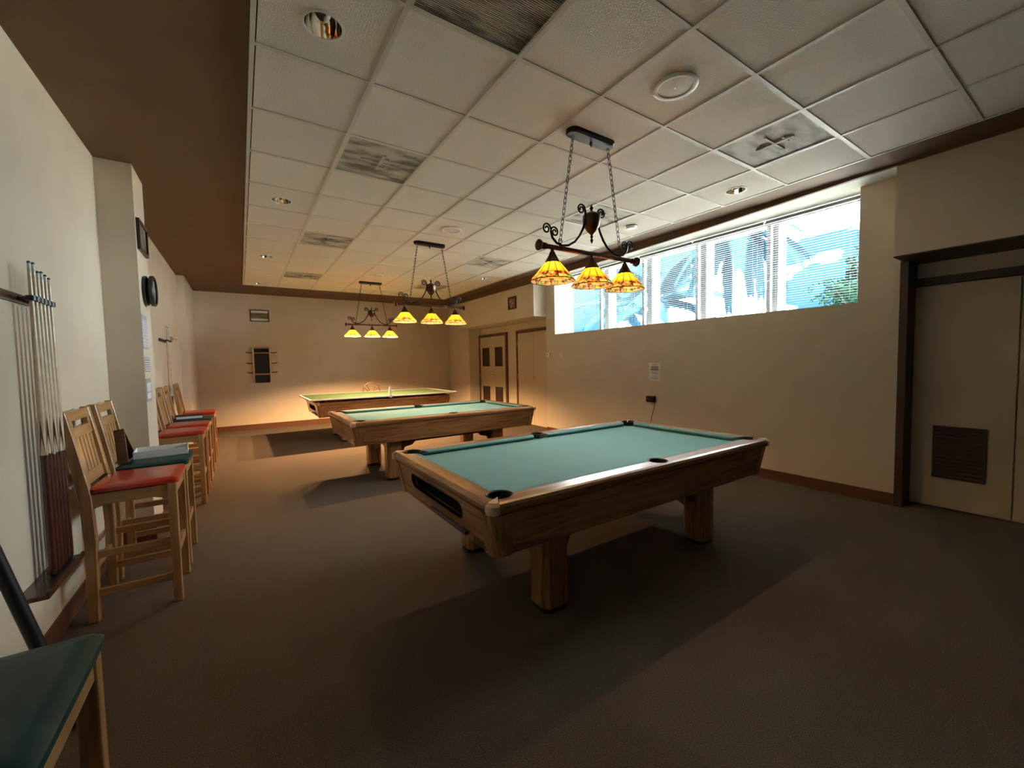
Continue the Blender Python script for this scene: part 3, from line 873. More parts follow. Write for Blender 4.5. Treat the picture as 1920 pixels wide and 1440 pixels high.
    obj('underframe', box(-HL+0.25, HL-0.25, -HW+0.16, HW-0.16, zb+0.02, ZT-0.08), UNDER, root)
    tag(root, label, 'pool table', group)
    return root

pool_table((1.493, -0.175, 0), -1, 'oak pool table with bare teal cloth and a ball slot under the amber pendant', 'oak pool tables')
pool_table((1.58, 3.03, 0), 1, 'oak pool table with teal cloth under the middle pendant lamp', 'oak pool tables')
pool_table((1.66, 6.09, 0), -1, 'oak pool table covered by a green board, by the back wall', 'oak pool tables')

# green table tennis board on the far table
r = empty('tennis_board', (1.66, 6.09, ZT))
obj('board', box(-1.39, 1.39, -0.785, 0.785, 0.032, 0.054, 0.003, 1), BOARDG, r)
bm = bmesh.new()
for s in (-1, 1):
    bx(bm, -1.388, 1.388, s*0.775-0.011, s*0.775+0.011, 0.0545, 0.0552); bx(bm, s*1.378-0.011, s*1.378+0.011, -0.764, 0.764, 0.0545, 0.0552)
bx(bm, -1.392, -1.390, -0.785, 0.785, 0.032, 0.0552); bx(bm, -1.39, 1.39, -0.787, -0.785, 0.034, 0.0552)
obj('white_edge_line', bm, PAPER, r)
bm = bmesh.new()
for sx in (-1, 1):
    for sy in (-1, 1): bx(bm, sx*1.0-0.15, sx*1.0+0.15, sy*0.66-0.04, sy*0.66+0.04, 0.003, 0.032)
obj('foam_pad', bm, BLACKP, r)
tag(r, 'green table tennis board with pale edges laid over the far pool table', 'game board')
r = empty('net_post', (1.66, 5.302, ZT+0.0552))
bm = bmesh.new(); lathe(bm, [(0.001, 0.165), (0.016, 0.165), (0.018, 0.15), (0.018, 0.13), (0.026, 0.115), (0.028, 0.0), (0.001, 0.0)], 14, 0, 0.032); obj('post', bm, PAPER, r, smooth=True)
bm = bmesh.new(); bx(bm, -0.022, 0.022, -0.014, 0.058, 0.0, 0.008); bx(bm, -0.022, 0.022, -0.016, -0.004, -0.045, 0.008); bx(bm, -0.022, 0.022, -0.016, 0.03, -0.045, -0.037)
obj('clamp', bm, PAPER, r)
bm = bmesh.new(); tube(bm, [(0, 0.012, -0.065), (0, 0.012, -0.037)], 0.006, 8); obj('clamp_screw', bm, BLACKM, r)
tag(r, 'white net post clamped to the long edge of the green board', 'net post')

# ------------------------------------------------------------------ pendant lamps
def scroll(cx_, cz, r0, turns, a0, sgn, n=26):
    P = []
    for i in range(n+1):
        t = i/n; a = a0+sgn*turns*2*pi*t; rr = r0*(1-0.72*t)
        P.append((cx_+rr*cos(a), 0, cz+rr*sin(a)))
    return P

PZ = dict(canopy=ZC, bar=2.195)
def pendant_parts():
    """local coordinates: origin on the ceiling under the canopy centre, z negative downward"""
    root = empty('pendant_lamp')
    zb = 2.200-ZC
    bm = bmesh.new()
    P = []
    for q in range(11): a = -pi/2+pi*q/10; P.append((0.165+0.055*cos(a), 0.055*sin(a)))
    for q in range(11): a = pi/2+pi*q/10; P.append((-0.165+0.055*cos(a), 0.055*sin(a)))
    loft(bm, [[(x, y, 0.0) for x, y in P], [(x, y, -0.022) for x, y in P], [(x*0.985, y*0.8, -0.034) for x, y in P]])
    obj('canopy', bm, BLACKM, root)
    bm = bmesh.new(); lathe(bm, [(0.006, -0.034), (0.012, -0.045), (0.008, -0.06), (0.001, -0.075)], 10); obj('canopy_finial', bm, BLACKM, root)
    # chains
    for s in (-1, 1):
        A = Vector((s*0.172, 0, -0.036)); B = Vector((s*0.300, 0, zb+0.055))
        bm = bmesh.new(); D = B-A; n = 20; st = D/n; u = D.normalized(); side = Vector((0, 1, 0)); oth = u.cross(side)
        for k in range(n):
            c = A+st*(k+0.5); V = side if k % 2 else oth
            pts = []
            for q in range(10):
                a = 2*pi*q/10; pts.append(c+u*(0.026*cos(a))+V*(0.0105*sin(a)))
            pts.append(pts[0]); tube(bm, pts, 0.0024, 5, caps=False)
        torus(bm, B+Vector((0, 0, -0.004)), 0.016, 0.003, (1, 0, 0), (0, 0, 1))
        obj('chain', bm, BLACKM, root)
        bm = bmesh.new(); tube(bm, [(s*0.300, 0, zb+0.038), (s*0.300, 0, zb+0.008)], [0.007, 0.010], 8); obj('chain_stem', bm, BLACKM, root)
    # bar and end knobs
    bm = bmesh.new(); tube(bm, [(-0.455, 0, zb), (0.455, 0, zb)], 0.0165, 16); obj('bar', bm, BRONZE, root, smooth=True)
    for s in (-1, 1):
        bm = bmesh.new(); lathe(bm, [(0.001, s*0.43), (0.022, s*0.43), (0.022, s*0.452), (0.012, s*0.456), (0.012, s*0.468), (0.034, s*0.478), (0.037, s*0.490), (0.028, s*0.498), (0.001, s*0.502)], 20, 0, zb, axis=0)
        obj('end_knob', bm, BRONZE, root, smooth=True)
    # urn
    zu = zb+0.20
    bm = bmesh.new()
    lathe(bm, [(0.001, zu-0.125), (0.007, zu-0.115), (0.012, zu-0.10), (0.005, zu-0.088), (0.012, zu-0.078), (0.006, zu-0.066), (0.014, zu-0.056), (0.035, zu-0.035), (0.058, zu+0.0), (0.066, zu+0.04), (0.064, zu+0.075), (0.05, zu+0.088), (0.03, zu+0.098), (0.012, zu+0.106), (0.008, zu+0.116), (0.015, zu+0.128), (0.006, zu+0.146), (0.001, zu+0.158)], 24)
    obj('urn', bm, BRONZE, root, smooth=True)
    # scrolled arms
    for s in (-1, 1):
        bm = bmesh.new()
        pts = [(s*x, 0, z) for x, z in ((0.062, zu+0.105), (0.058, zu+0.06), (0.066, zu+0.02), (0.085, zu-0.03), (0.118, zu-0.085), (0.165, zu-0.135), (0.225, zu-0.168), (0.285, zu-0.178), (0.335, zu-0.165), (0.37, zu-0.135), (0.383, zu-0.09))]
        tube(bm, pts, 0.0085, 8)
        tube(bm, [(s*(0.100+0.038*(1-0.75*t)*cos(pi-1.6*2*pi*t)), 0, zu+0.105+0.038*(1-0.75*t)*sin(pi-1.6*2*pi*t)) for t in [q/24 for q in range(25)]], 0.0065, 7)
        tube(bm, [(s*(0.419+0.036*(1-0.75*t)*cos(pi-1.5*2*pi*t)), 0, zu-0.082+0.038*(1-0.75*t)*sin(pi-1.5*2*pi*t)) for t in [q/24 for q in range(25)]], 0.006, 7)
        tube(bm, [(s*(0.349-0.034*(1-0.75*t)*cos(pi-1.5*2*pi*t)), 0, zu-0.094+0.036*(1-0.75*t)*sin(pi-1.5*2*pi*t)) for t in [q/24 for q in range(25)]], 0.006, 7)
        obj('scroll_arm', bm, BLACKM, root)
    # shades
    def ringpt(r_, z, k, n=12): a = 2*pi*(k)/n+0.1; return Vector((r_*cos(a), r_*sin(a), z))
    ztop, zmid, zlow = zb-0.104, zb-0.186, zb-0.229
    rt, rm, rl = 0.052, 0.120, 0.152
    pb = bmesh.new()   # one amber panel (thin slab)
    q = [ringpt(rt, ztop, 0.03), ringpt(rt, ztop, 0.97), ringpt(rm, zmid, 0.985), ringpt(rm, zmid, 0.015)]
    nrm = (q[1]-q[0]).cross(q[3]-q[0]).normalized()*0.0025
    loft(pb, [[tuple(v) for v in q], [tuple(v+nrm) for v in q]])
    pme = mesh(pb, 'glass_panel', AMBER)
    lb = bmesh.new()
    for k in range(12):
        tube(lb, [ringpt(rt, ztop, k), ringpt(rm, zmid, k)], 0.0022, 5)
        tube(lb, [ringpt(rm, zmid, k), ringpt(rl, zlow, k)], 0.0018, 5)
        tube(lb, [ringpt(rm, zmid, k), ringpt(rm, zmid, k+1)], 0.0022, 5); tube(lb, [ringpt(rt, ztop, k), ringpt(rt, ztop, k+1)], 0.0025, 5)
        tube(lb, [ringpt((rm+rl)/2, (zmid+zlow)/2, k), ringpt((rm+rl)/2, (zmid+zlow)/2, k+.5), ringpt((rm+rl)/2, (zmid+zlow)/2, k+1)], 0.0016, 5)
        tube(lb, [ringpt(rl, zlow, k), ringpt(rl, zlow, k+.5), ringpt(rl, zlow, k+1)], 0.0028, 5)
    lme = mesh(lb, 'leading', BLACKM)
    sb = bmesh.new()
    n = 24
    R1 = [tuple(ringpt(rm, zmid+0.0, k/2)) for k in range(n)]; R2 = [tuple(ringpt((rm+rl)/2+0.005, (zmid+zlow)/2, k/2)) for k in range(n)]
    R3 = [tuple(ringpt(rl+(0.003 if k % 2 else 0), zlow, k/2)) for k in range(n)]
    R4 = [tuple(ringpt(rl-0.003, zlow, k/2)) for k in range(n)]; R5 = [tuple(ringpt((rm+rl)/2+0.002, (zmid+zlow)/2, k/2)) for k in range(n)]; R6 = [tuple(ringpt(rm-0.003, zmid, k/2)) for k in range(n)]
    loft(sb, [R1, R2, R3, R4, R5, R6, R1], caps=False); bmesh.ops.remove_doubles(sb, verts=sb.verts, dist=1e-5)
    sme = mesh(sb, 'shade', BORDER)
    cb = bmesh.new(); lathe(cb, [(0.001, zb-0.014), (0.012, zb-0.014), (0.012, zb-0.028), (0.018, zb-0.034), (0.026, zb-0.055), (0.046, zb-0.090), (0.056, zb-0.108), (0.050, zb-0.106)], 20)
    cme = mesh(cb, 'socket_cap', BRONZE, True)
    bb = bmesh.new(); lathe(bb, [(0.001, zb-0.100), (0.012, zb-0.100), (0.014, zb-0.12), (0.026, zb-0.145), (0.030, zb-0.165), (0.022, zb-0.188), (0.001, zb-0.196)], 16)
    bme = mesh(bb, 'bulb', BULBM, True)
    lights = []
    for x in (-0.372, 0.0, 0.352):
        s = obj('shade', sme, None, root, (x, 0, 0))
        obj('leading', lme, None, s); obj('socket_cap', cme, None, s); obj('bulb', bme, None, s)
        for k in range(12): obj('glass_panel', pme, None, s, rot=(0, 0, 2*pi*k/12))
        lights.append((x, zb-0.155))
    return root, lights

proto, lights = pendant_parts()
for i, (x, y, lab) in enumerate(((1.487, -0.25, 'amber glass three shade pendant lamp against the windows, over the clear teal table'),
                                 (1.497, 2.81, 'three shade pendant lamp hanging over the middle pool table'),
                                 (1.505, 5.86, 'three shade pendant lamp glowing over the green board by the back wall'))):
    o = proto if i == 0 else copy_tree(proto)
    o.location = (x, y, ZC); tag(o, lab, 'pendant lamp', 'three shade pendant lamps')
    for k, (lx, lz) in enumerate(lights):
        ld = bpy.data.lights.new('bulb_light', 'POINT'); ld.energy = BULB[i]; ld.color = (1.0, 0.60, 0.28); ld.shadow_soft_size = 0.022
        lo = bpy.data.objects.new('bulb_light', ld); C.objects.link(lo); lo.parent = o; lo.location = (lx, 0, lz)

# ------------------------------------------------------------------ stools
def make_stool(vinyl):
    """faces +X; origin at the middle of its footprint"""
    root = empty('bar_stool')
    W, LW = 0.225, 0.044
    xf, xb = 0.205, -0.215
    zs = 0.705
    for s in (-1, 1):
        y0, y1 = sorted((s*W, s*(W-LW)))
        bm = bmesh.new(); bx(bm, xf-LW, xf, y0, y1, 0, zs+0.03); bevel(bm, 0.005, 2); obj('leg', bm, MAP[2], root)
        # back leg runs up into a leaning back post
        bm = bmesh.new()
        loft(bm, [[(x, y0, z), (x+d, y0, z), (x+d, y1, z), (x, y1, z)] for x, d, z in ((xb, 0.05, 0.0), (xb+0.01, 0.05, 0.45), (xb, 0.052, 0.72), (xb-0.038, 0.046, 1.0), (xb-0.066, 0.040, 1.195))])
        bevel(bm, 0.004, 1); obj('back_post', bm, MAP[2], root)
    bm = bmesh.new(); bx(bm, xf-LW+0.008, xf-0.006, -W+LW, W-LW, zs-0.045, zs+0.022); obj('seat_rail', bm, MAP[1], root)
    bm = bmesh.new(); bx(bm, xb+0.012, xb+0.04, -W+LW, W-LW, zs-0.045, zs+0.022); obj('seat_rail', bm, MAP[1], root)
    for s in (-1, 1):
        y0, y1 = sorted((s*(W-0.006), s*(W-LW+0.012)))
        bm = bmesh.new()
        P = [(xb+0.05, zs+0.022), (xf-LW, zs+0.022), (xf-LW, zs-0.06)]
        for q in range(7):
            a = q/6; P.append((xf-LW-0.06+(-(xf-LW-0.06)+(xb+0.11))*a, zs-0.042))
        P.append((xb+0.05, zs-0.06))
        prism(bm, [(p[0], p[1]) for p in P], 1, y0, y1); obj('seat_rail', bm, MAP[0], root)
        for z in (0.36, 0.14):
            obj('stretcher', box(xb+0.045, xf-LW+0.002, s*(W-0.022)-0.011, s*(W-0.022)+0.011, z, z+0.042, 0.003, 1), MAP[0], root)
    obj('stretcher', box(xf-0.034, xf-0.010, -W+LW, W-LW, 0.27, 0.315, 0.003, 1), MAP[1], root)
    obj('stretcher', box(xb+0.016, xb+0.04, -W+LW, W-LW, 0.27, 0.31, 0.003, 1), MAP[1], root)
    # back: crest rail, slot, mid rail, slats, lower rail; follows the lean of the posts
    lx = lambda z: xb+0.012-0.066*max(0, (z-0.72))/0.475
    def slab(y0, y1, z0, z1, t=0.022, dx=0.0, bev=0.003):
        bm = bmesh.new()
        loft(bm, [[(lx(z)+dx, y0, z), (lx(z)+dx+t, y0, z), (lx(z)+dx+t, y1, z), (lx(z)+dx, y1, z)] for z in (z0, z1)])
        if bev: bevel(bm, bev, 1)
        return bm
    iw = W-LW
    obj('crest_rail', slab(-iw, iw, 1.135, 1.19, 0.026), MAP[1], root)
    for y0, y1 in ((-iw, -iw+0.05), (iw-0.05, iw), ):
        obj('back_block', slab(y0, y1, 1.098, 1.136, 0.020, 0.002, 0), MAP[1], root)
    obj('back_rail', slab(-iw, iw, 1.04, 1.098, 0.022), MAP[1], root)
    obj('back_rail', slab(-iw, iw, 0.765, 0.835, 0.022), MAP[1], root)
    n = 6; pitch = (2*iw)/n
    for k in range(n):
        y = -iw+(k+0.5)*pitch
        obj('back_slat', slab(y-pitch*0.40, y+pitch*0.40, 0.834, 1.042, 0.012, 0.005, 0.0), MAP[2], root)
    # padded seat
    bm = bmesh.new()
    rings = []
    for z, g in ((zs+0.020, -0.012), (zs+0.030, 0.0), (zs+0.048, 0.0), (zs+0.060, -0.012), (zs+0.066, -0.045), (zs+0.068, -0.12)):
        a0, a1, b = xb+0.045-g*0.5, xf+0.012+g, W-0.002+g
        R = max(0.004, 0.022+g*0.1); P = []
        for cxx, cyy, st in ((a1-R, b-R, 0), (a0+R, b-R, pi/2), (a0+R, -b+R, pi), (a1-R, -b+R, 3*pi/2)):
            for q in range(5):
                a = st+pi/2*q/4; P.append((cxx+R*cos(a), cyy+R*sin(a), z))
        rings.append(P)
    loft(bm, rings); obj('seat_pad', bm, vinyl, root, smooth=True)
    return root

SX = -1.262
red0 = make_stool(REDV); red0.location = (SX, 0.915, 0)
tag(red0, 'wooden bar stool with red vinyl seat beside the cue rack', 'stool', 'bar stools along the wall')
grn0 = make_stool(GREENV); grn0.location = (SX, 1.475, 0)
tag(grn0, 'wooden bar stool with green seat holding the white box, beside the pillar', 'stool', 'bar stools along the wall')
for src, y, lab in ((red0, 3.06, 'wooden bar stool with red seat just past the pillar'),
                    (red0, 3.70, 'wooden bar stool with red seat between the pillar and the stool with the dark binder'),
                    (grn0, 4.27, 'wooden bar stool with green seat holding the dark binder'),
                    (red0, 5.32, 'wooden bar stool with red seat, last before the back wall'),
                    (grn0, -1.275, 'wooden bar stool with dark green seat in front of the black pole')):
    o = copy_tree(src); o.location = (SX, y, 0); o['label'] = lab
    if y < 0: o.location.x = -1.235

# white tray box on the green stool
r = empty('white_box', (-1.225, 1.575, 0.774), radians(4))
bm = bmesh.new()
w, d, h, t = 0.155, 0.115, 0.05, 0.004
bx(bm, -w, w, -d, d, 0, t); bx(bm, -w, -w+t, -d, d, t, h); bx(bm, w-t, w, -d, d, t, h); bx(bm, -w+t, w-t, -d, -d+t, t, h); bx(bm, -w+t, w-t, d-t, d, t, h)
obj('tray', bm, PAPER, r)
bm = bmesh.new()
for k in range(5): bx(bm, -0.13+k*0.055, -0.085+k*0.055, -0.085, 0.085, t+0.001, 0.022)
obj('foam_insert', bm, WHITE, r)
tag(r, 'open white cardboard box on the green stool seat', 'box')
# ball triangle leaning against the stool back
r = empty('ball_triangle', (-1.425, 1.43, 0.774))
bm = bmesh.new()
A = [Vector((0, -0.13, 0)), Vector((0, 0.13, 0)), Vector((0, 0.0, 0.225))]
cen = sum(A, Vector())/3
for dx in (0,):
    out_, inn = [v for v in A], [cen+(v-cen)*0.84 for v in A]
    for a in range(3):
        b = (a+1) % 3
        loft(bm, [[out_[a], out_[b], inn[b], inn[a]], [v+Vector((0.055, 0, 0)) for v in (out_[a], out_[b], inn[b], inn[a])]])
obj('frame', bm, DARKWOOD, r, rot=(0, radians(-9), 0))
tag(r, 'dark wooden ball triangle leaning on the back of the green stool', 'triangle rack')
# dark binder on far green stool
r = empty('binder', (-1.27, 4.25, 0.774), radians(6))
bm = bmesh.new(); bx(bm, -0.15, 0.13, -0.12, 0.12, 0.0, 0.004); bx(bm, -0.15, 0.13, -0.12, 0.12, 0.036, 0.040); bx(bm, -0.154, -0.15, -0.12, 0.12, 0.0, 0.04)
obj('cover', bm, NAVY, r)
obj('pages', box(-0.145, 0.12, -0.112, 0.112, 0.005, 0.035), PAPER, r)
tag(r, 'dark blue binder lying on a far green stool', 'binder')

# ------------------------------------------------------------------ cues and racks
def rack(name, loc, y0, y1, ztop, zlow, ncl, label):
    r = empty(name, loc)
    # loc at the wall, x outward
    bm = bmesh.new(); bx(bm, 0, 0.022, y0, y1, ztop-0.02, ztop+0.02); bevel(bm, 0.006, 2); obj('wall_bar', bm, DARKWOOD, r)
    bm = bmesh.new(); bx(bm, 0.0, 0.11, y0-0.01, y1+0.008, zlow-0.022, zlow); bevel(bm, 0.005, 2); bx(bm, 0.10, 0.112, y0-0.01, y1+0.008, zlow, zlow+0.012); obj('bottom_shelf', bm, DARKWOOD, r)
    for k in range(ncl):
        y = y0+0.225+k*(y1-y0-0.25)/max(1, ncl-1) if ncl > 2 else y0+0.2+k*0.3
        bm = bmesh.new()
        pts = []
        for q in range(11):
            a = radians(200-q*22); pts.append((0.06+0.014*cos(a)*1.0, y+0.0145*sin(a), ztop))
        tube(bm, [(0.02, y, ztop), (0.046, y, ztop)], 0.006, 6)
        lathe(bm, [(0.0105, ztop-0.012), (0.0185, ztop-0.012), (0.0185, ztop+0.012), (0.0105, ztop+0.012)], 14, 0.062, y)
        obj('cue_clip', bm, BLACKP, r)
    tag(r, label, 'cue rack')
    return r
def cue_meshes():
    bm = bmesh.new(); lathe(bm, [(0.0142, 0.58), (0.0125, 0.9), (0.0095, 1.25), (0.0068, 1.465)], 12, caps=True); a = mesh(bm, 'shaft', CUEW, True)
    bm = bmesh.new()
    # butt with four dark points running up into the ash
    lathe(bm, [(0.001, 0.0), (0.013, 0.0), (0.0152, 0.006), (0.0150, 0.42), (0.0143, 0.58)], 12); b = mesh(bm, 'butt', CUEB, True)
    bm = bmesh.new()
    for k in range(4):
        an = pi/2*k
        P = [Vector(((0.0148)*cos(an+d), 0.0148*sin(an+d), z)) for d, z in ((-0.75, 0.565), (0.75, 0.565), (0.0, 0.76))]
        loft(bm, [P, [v*1.0+Vector((cos(an), sin(an), 0))*0.0008 for v in P]])
    p = mesh(bm, 'butt_points', CUEB)
    bm = bmesh.new(); lathe(bm, [(0.0068, 1.465), (0.0068, 1.487)], 12, caps=True); f = mesh(bm, 'ferrule', FERR)
    bm = bmesh.new(); lathe(bm, [(0.0068, 1.487), (0.0066, 1.493), (0.003, 1.497), (0.0005, 1.498)], 12, caps=True); t = mesh(bm, 'tip', TIPB)
    bm = bmesh.new(); lathe(bm, [(0.001, -0.012), (0.010, -0.012), (0.013, 0.0)], 12); u = mesh(bm, 'bumper', BLACKP)
    return a, b, p, f, t, u
CM = cue_meshes()
def cue(loc, label, group, scale=1.0, rz=0.0):
    r = empty('pool_cue', loc, rz)
    for nme, me in zip(('shaft', 'butt', 'butt_points', 'ferrule', 'tip', 'bumper'), CM): obj(nme, me, None, r)
    r.scale = (scale, scale, scale)
    tag(r, label, 'cue', group)
    return r
RY0, RY1, RZT, RZL = 0.19, 0.675, 1.765, 0.415
rack('cue_rack', (XL, 0, 0), RY0, RY1, RZT, RZL, 6, 'dark wooden wall rack holding six pale cues beside the red stool')
cl = ['pale cue at the empty end of the rack beside the red stool', 'second cue from the empty end of the full rack', 'third cue from the empty end of the full rack, shorter than its neighbours',
      'fourth cue from the empty end of the full rack', 'fifth cue from the empty end of the full rack', 'pale cue in the rack closest to the red stool']
for k in range(6):
    y = RY0+0.225+k*(RY1-RY0-0.25)/5
    cue((XL+0.062, y, RZL+0.0125), cl[k], 'cues in the wall rack beside the red stool', [1.01, 1.012, 0.99, 0.995, 0.99, 0.985][k], k*0.7)
rack('cue_rack', (XL, 0, 0), 4.53, 5.07, 1.80, 0.42, 3, 'dark wall rack with two white cues beyond the pillar')
for y, lab in ((4.755, 'white cue in the far rack, closest to the pillar'), (4.9, 'white cue in the far rack, closest to the back wall')):
    o = cue((XL+0.062, y, 0.4325), lab, 'cues in the far rack', 1.04)
r = empty('wall_hook', (XL, 5.75, 1.88))
obj('plate', box(0, 0.012, -0.10, 0.10, -0.03, 0.03, 0.003, 1), MAP[1], r)
for s in (-0.06, 0.0, 0.06):
    bm = bmesh.new(); tube(bm, [(0.01, s, 0.0), (0.04, s, -0.012), (0.062, s, -0.002), (0.068, s, 0.03)], 0.005, 7); obj('hook', bm, BRASS, r)
tag(r, 'small brass hook plate on the wall past the far cue rack', 'hook')

# black pole leaning on the wall
r = empty('black_pole', (-1.33, -0.17, 0))
P0, P1 = Vector((-1.315, -0.20, 0.016)), Vector((-1.547, -0.22, 1.06))
bm = bmesh.new(); tube(bm, [P0-r.location, P0.lerp(P1, 0.5)-r.location, P1-r.location], 0.0225, 12); obj('shaft', bm, BLACKP, r, smooth=True)
bm = bmesh.new(); d = (P0-P1).normalized(); tube(bm, [P0-r.location-d*0.04, P0-r.location+d*0.003], 0.025, 12); obj('rubber_foot', bm, POCKET, r)
tag(r, 'thick black pole leaning on the wall behind the dark green stool', 'pole')

# ------------------------------------------------------------------ things on the walls
def frame(name, loc, w, h, axis, sgn, matf, matart, label, mat_mount=None, fw=0.022, art=(1.0, 1.0)):
    """axis 0: hangs on a wall whose normal is sgn*X; axis 1: normal sgn*Y"""
    r = empty(name, loc)
    def b(u0, u1, z0, z1, d0, d1):
        d0, d1 = sorted((sgn*d0, sgn*d1))
        return box(d0, d1, u0, u1, z0, z1) if axis == 0 else box(u0, u1, d0, d1, z0, z1)
    bm = bmesh.new()
    for q in ((-w/2, -w/2+fw, -h/2, h/2), (w/2-fw, w/2, -h/2, h/2), (-w/2+fw, w/2-fw, -h/2, -h/2+fw), (-w/2+fw, w/2-fw, h/2-fw, h/2)):
        d0, d1 = sorted((0.0, sgn*0.022))
        if axis == 0: bx(bm, d0, d1, q[0], q[1], q[2], q[3])
        else: bx(bm, q[0], q[1], d0, d1, q[2], q[3])
    obj('frame', bm, matf, r)
    if mat_mount: obj('mount', b(-w/2+fw, w/2-fw, -h/2+fw, h/2-fw, 0.001, 0.006), mat_mount, r)
    aw, ah = (w-2*fw)*art[0], (h-2*fw)*art[1]
    obj('picture', b(-aw/2, aw/2, -ah/2, ah/2, 0.002, 0.0085), matart, r)
    tag(r, label, 'picture')
    return r
DF = pmat('dark_picture_frame', (0.04, 0.022, 0.014), 0.35, 0.1, 20)
frame('picture_frame', (-1.355, 2.195, 2.52), 0.37, 0.25, 0, 1, DF, artmat('grey_photo', [(0.08, 0.075, 0.06), (0.30, 0.28, 0.23)]), 'dark framed grey picture on the pillar above the clock')
frame('picture_frame', (-0.285, YB, 2.575), 0.37, 0.265, 1, -1, DF, artmat('landscape_photo', [(0.10, 0.085, 0.04), (0.28, 0.22, 0.11)], 2, 2, 14), 'small framed landscape with pale bands on the back wall', PAPER, 0.018, (1.0, 0.55))
frame('picture_frame', (4.08, 4.705, 2.645), 0.29, 0.255, 0, -1, DARKWOOD, artmat('brown_print', [(0.10, 0.035, 0.02), (0.42, 0.26, 0.16)], 3, 6, 6), 'small brown framed print on the bulkhead above the far doors', None, 0.03)

# clock on the pillar
r = empty('wall_clock', (-1.355, 2.20, 2.085))
bm = bmesh.new(); lathe(bm, [(0.001, 0.0), (0.120, 0.0), (0.125, 0.008), (0.125, 0.022), (0.112, 0.027), (0.108, 0.034), (0.112, 0.040), (0.128, 0.044), (0.130, 0.066), (0.118, 0.074), (0.108, 0.068)], 36, 0, 0, axis=0); obj('case', bm, BLACKP, r, smooth=True)
bm = bmesh.new(); lathe(bm, [(0.112, 0.060), (0.001, 0.060)], 36, 0, 0, axis=0); obj('dial', bm, pmat('clock_dial', (0.20, 0.19, 0.18), 0.25), r)
bm = bmesh.new(); bx(bm, 0.061, 0.063, -0.003, 0.003, -0.01, 0.085); obj('minute_hand', bm, WHITE, r)
bm = bmesh.new(); bx(bm, 0.0635, 0.0655, -0.06, 0.01, -0.004, 0.004); obj('hour_hand', bm, WHITE, r)
tag(r, 'thick round black wall clock on the pillar', 'clock')

def notice(loc, w, h, axis, sgn, mat, label, strips=()):
    r = empty('notice', loc)
    d = sorted((0.0005*sgn, 0.0025*sgn))
    obj('sheet', box(d[0], d[1], -w/2, w/2, -h/2, h/2), mat, r)
    for (u0, u1, z0, z1, m) in strips:
        e = sorted((0.0025*sgn, 0.0032*sgn))
        obj('printed_block', box(e[0], e[1], u0, u1, z0, z1), m, r)
    tag(r, label, 'notice')
GREYI = pmat('grey_print', (0.40, 0.41, 0.42), 0.6)
PALE = (0.66, 0.68, 0.69)
notice((-1.355, 2.09, 1.725), 0.215, 0.28, 0, 1, stripes('grey_notice_print', (0.56, 0.58, 0.62), (0.40, 0.41, 0.45), 40, 2, 0.5), 'tall grey notice on the pillar just below the clock',
       ((-0.1075, 0.1075, 0.105, 0.14, GREYI), (-0.1075, 0.1075, -0.14, -0.118, GREYI)))
notice((-1.355, 2.11, 1.46), 0.215, 0.13, 0, 1, stripes('typed_notice_print', PALE, (0.20, 0.20, 0.21), 55, 2, 0.62), 'small typed notice on the pillar between the two other sheets',
       ((-0.1, 0.1, 0.04, 0.06, GREYI),))
notice((-1.355, 2.10, 1.245), 0.22, 0.19, 0, 1, pmat('grey_bordered_sheet', (0.36, 0.37, 0.38), 0.6, 0.04, 30), 'lowest sheet on the pillar, grey border around two pale panels',
       ((-0.085, 0.085, -0.015, 0.06, stripes('pale_panel_print', (0.72, 0.74, 0.75), (0.5, 0.5, 0.52), 45, 2, 0.45)), (-0.085, 0.085, -0.075, -0.025, PAPER)))
INK = pmat('black_ink', (0.16, 0.14, 0.13), 0.6)
st = []
for k, (hw_, z, hh) in enumerate(((0.05, 0.105, 0.005), (0.062, 0.075, 0.006), (0.058, 0.055, 0.006), (0.072, 0.033, 0.008), (0.055, 0.006, 0.003), (0.055, -0.008, 0.003), (0.055, -0.022, 0.003), (0.03, -0.06, 0.003), (0.06, -0.085, 0.003), (0.06, -0.1, 0.003))):
    st.append((-hw_, hw_, z-hh, z+hh, INK if k in (1, 2, 3) else GREYI))
notice((XR, 1.415, 1.235), 0.20, 0.275, 0, -1, pmat('notice_paper', (0.82, 0.80, 0.76), 0.6), 'white printed notice on the window wall above the black box', st)

# thermostat, switch, socket, charger box
r = empty('thermostat', (XR, 3.90, 1.545))
obj('plate', box(-0.006, 0, -0.065, 0.065, -0.048, 0.048, 0.002, 1), WHITE, r)
obj('case', box(-0.028, -0.006, -0.055, 0.055, -0.04, 0.04, 0.005, 2), WHITE, r)
obj('display', box(-0.0295, -0.028, 0.01, 0.035, 0.0, 0.02), BLACKP, r)
tag(r, 'white thermostat beside the far door recess', 'thermostat')
r = empty('light_switch', (XR, 3.53, 1.54))
obj('plate', box(-0.006, 0, -0.036, 0.036, -0.058, 0.058, 0.002, 1), WHITE, r)
obj('toggle', box(-0.018, -0.006, -0.006, 0.006, -0.014, 0.012, 0.002, 1), GRID, r)
tag(r, 'white light switch on the window wall beside the thermostat', 'switch')
r = empty('charger_box', (XR, 1.455, 0.835))
obj('case', box(-0.075, 0, -0.062, 0.062, -0.045, 0.045, 0.008, 2), pmat('dark_brown_plastic', (0.03, 0.014, 0.014), 0.35, 0.1, 20), r)
obj('front_panel', box(-0.079, -0.075, -0.005, 0.052, -0.035, 0.035), BLACKP, r)
bm = bmesh.new(); lathe(bm, [(0.006, -0.0785), (0.006, -0.082), (0.001, -0.083)], 8, 0.03, 0.012, axis=0); obj('button', bm, WHITE, r)
bm = bmesh.new(); tube(bm, [(-0.02, -0.05, -0.045), (-0.014, -0.045, -0.10), (-0.010, 0.005, -0.25), (-0.008, 0.035, -0.42)], 0.004, 6); obj('cable', bm, UNDER, r)
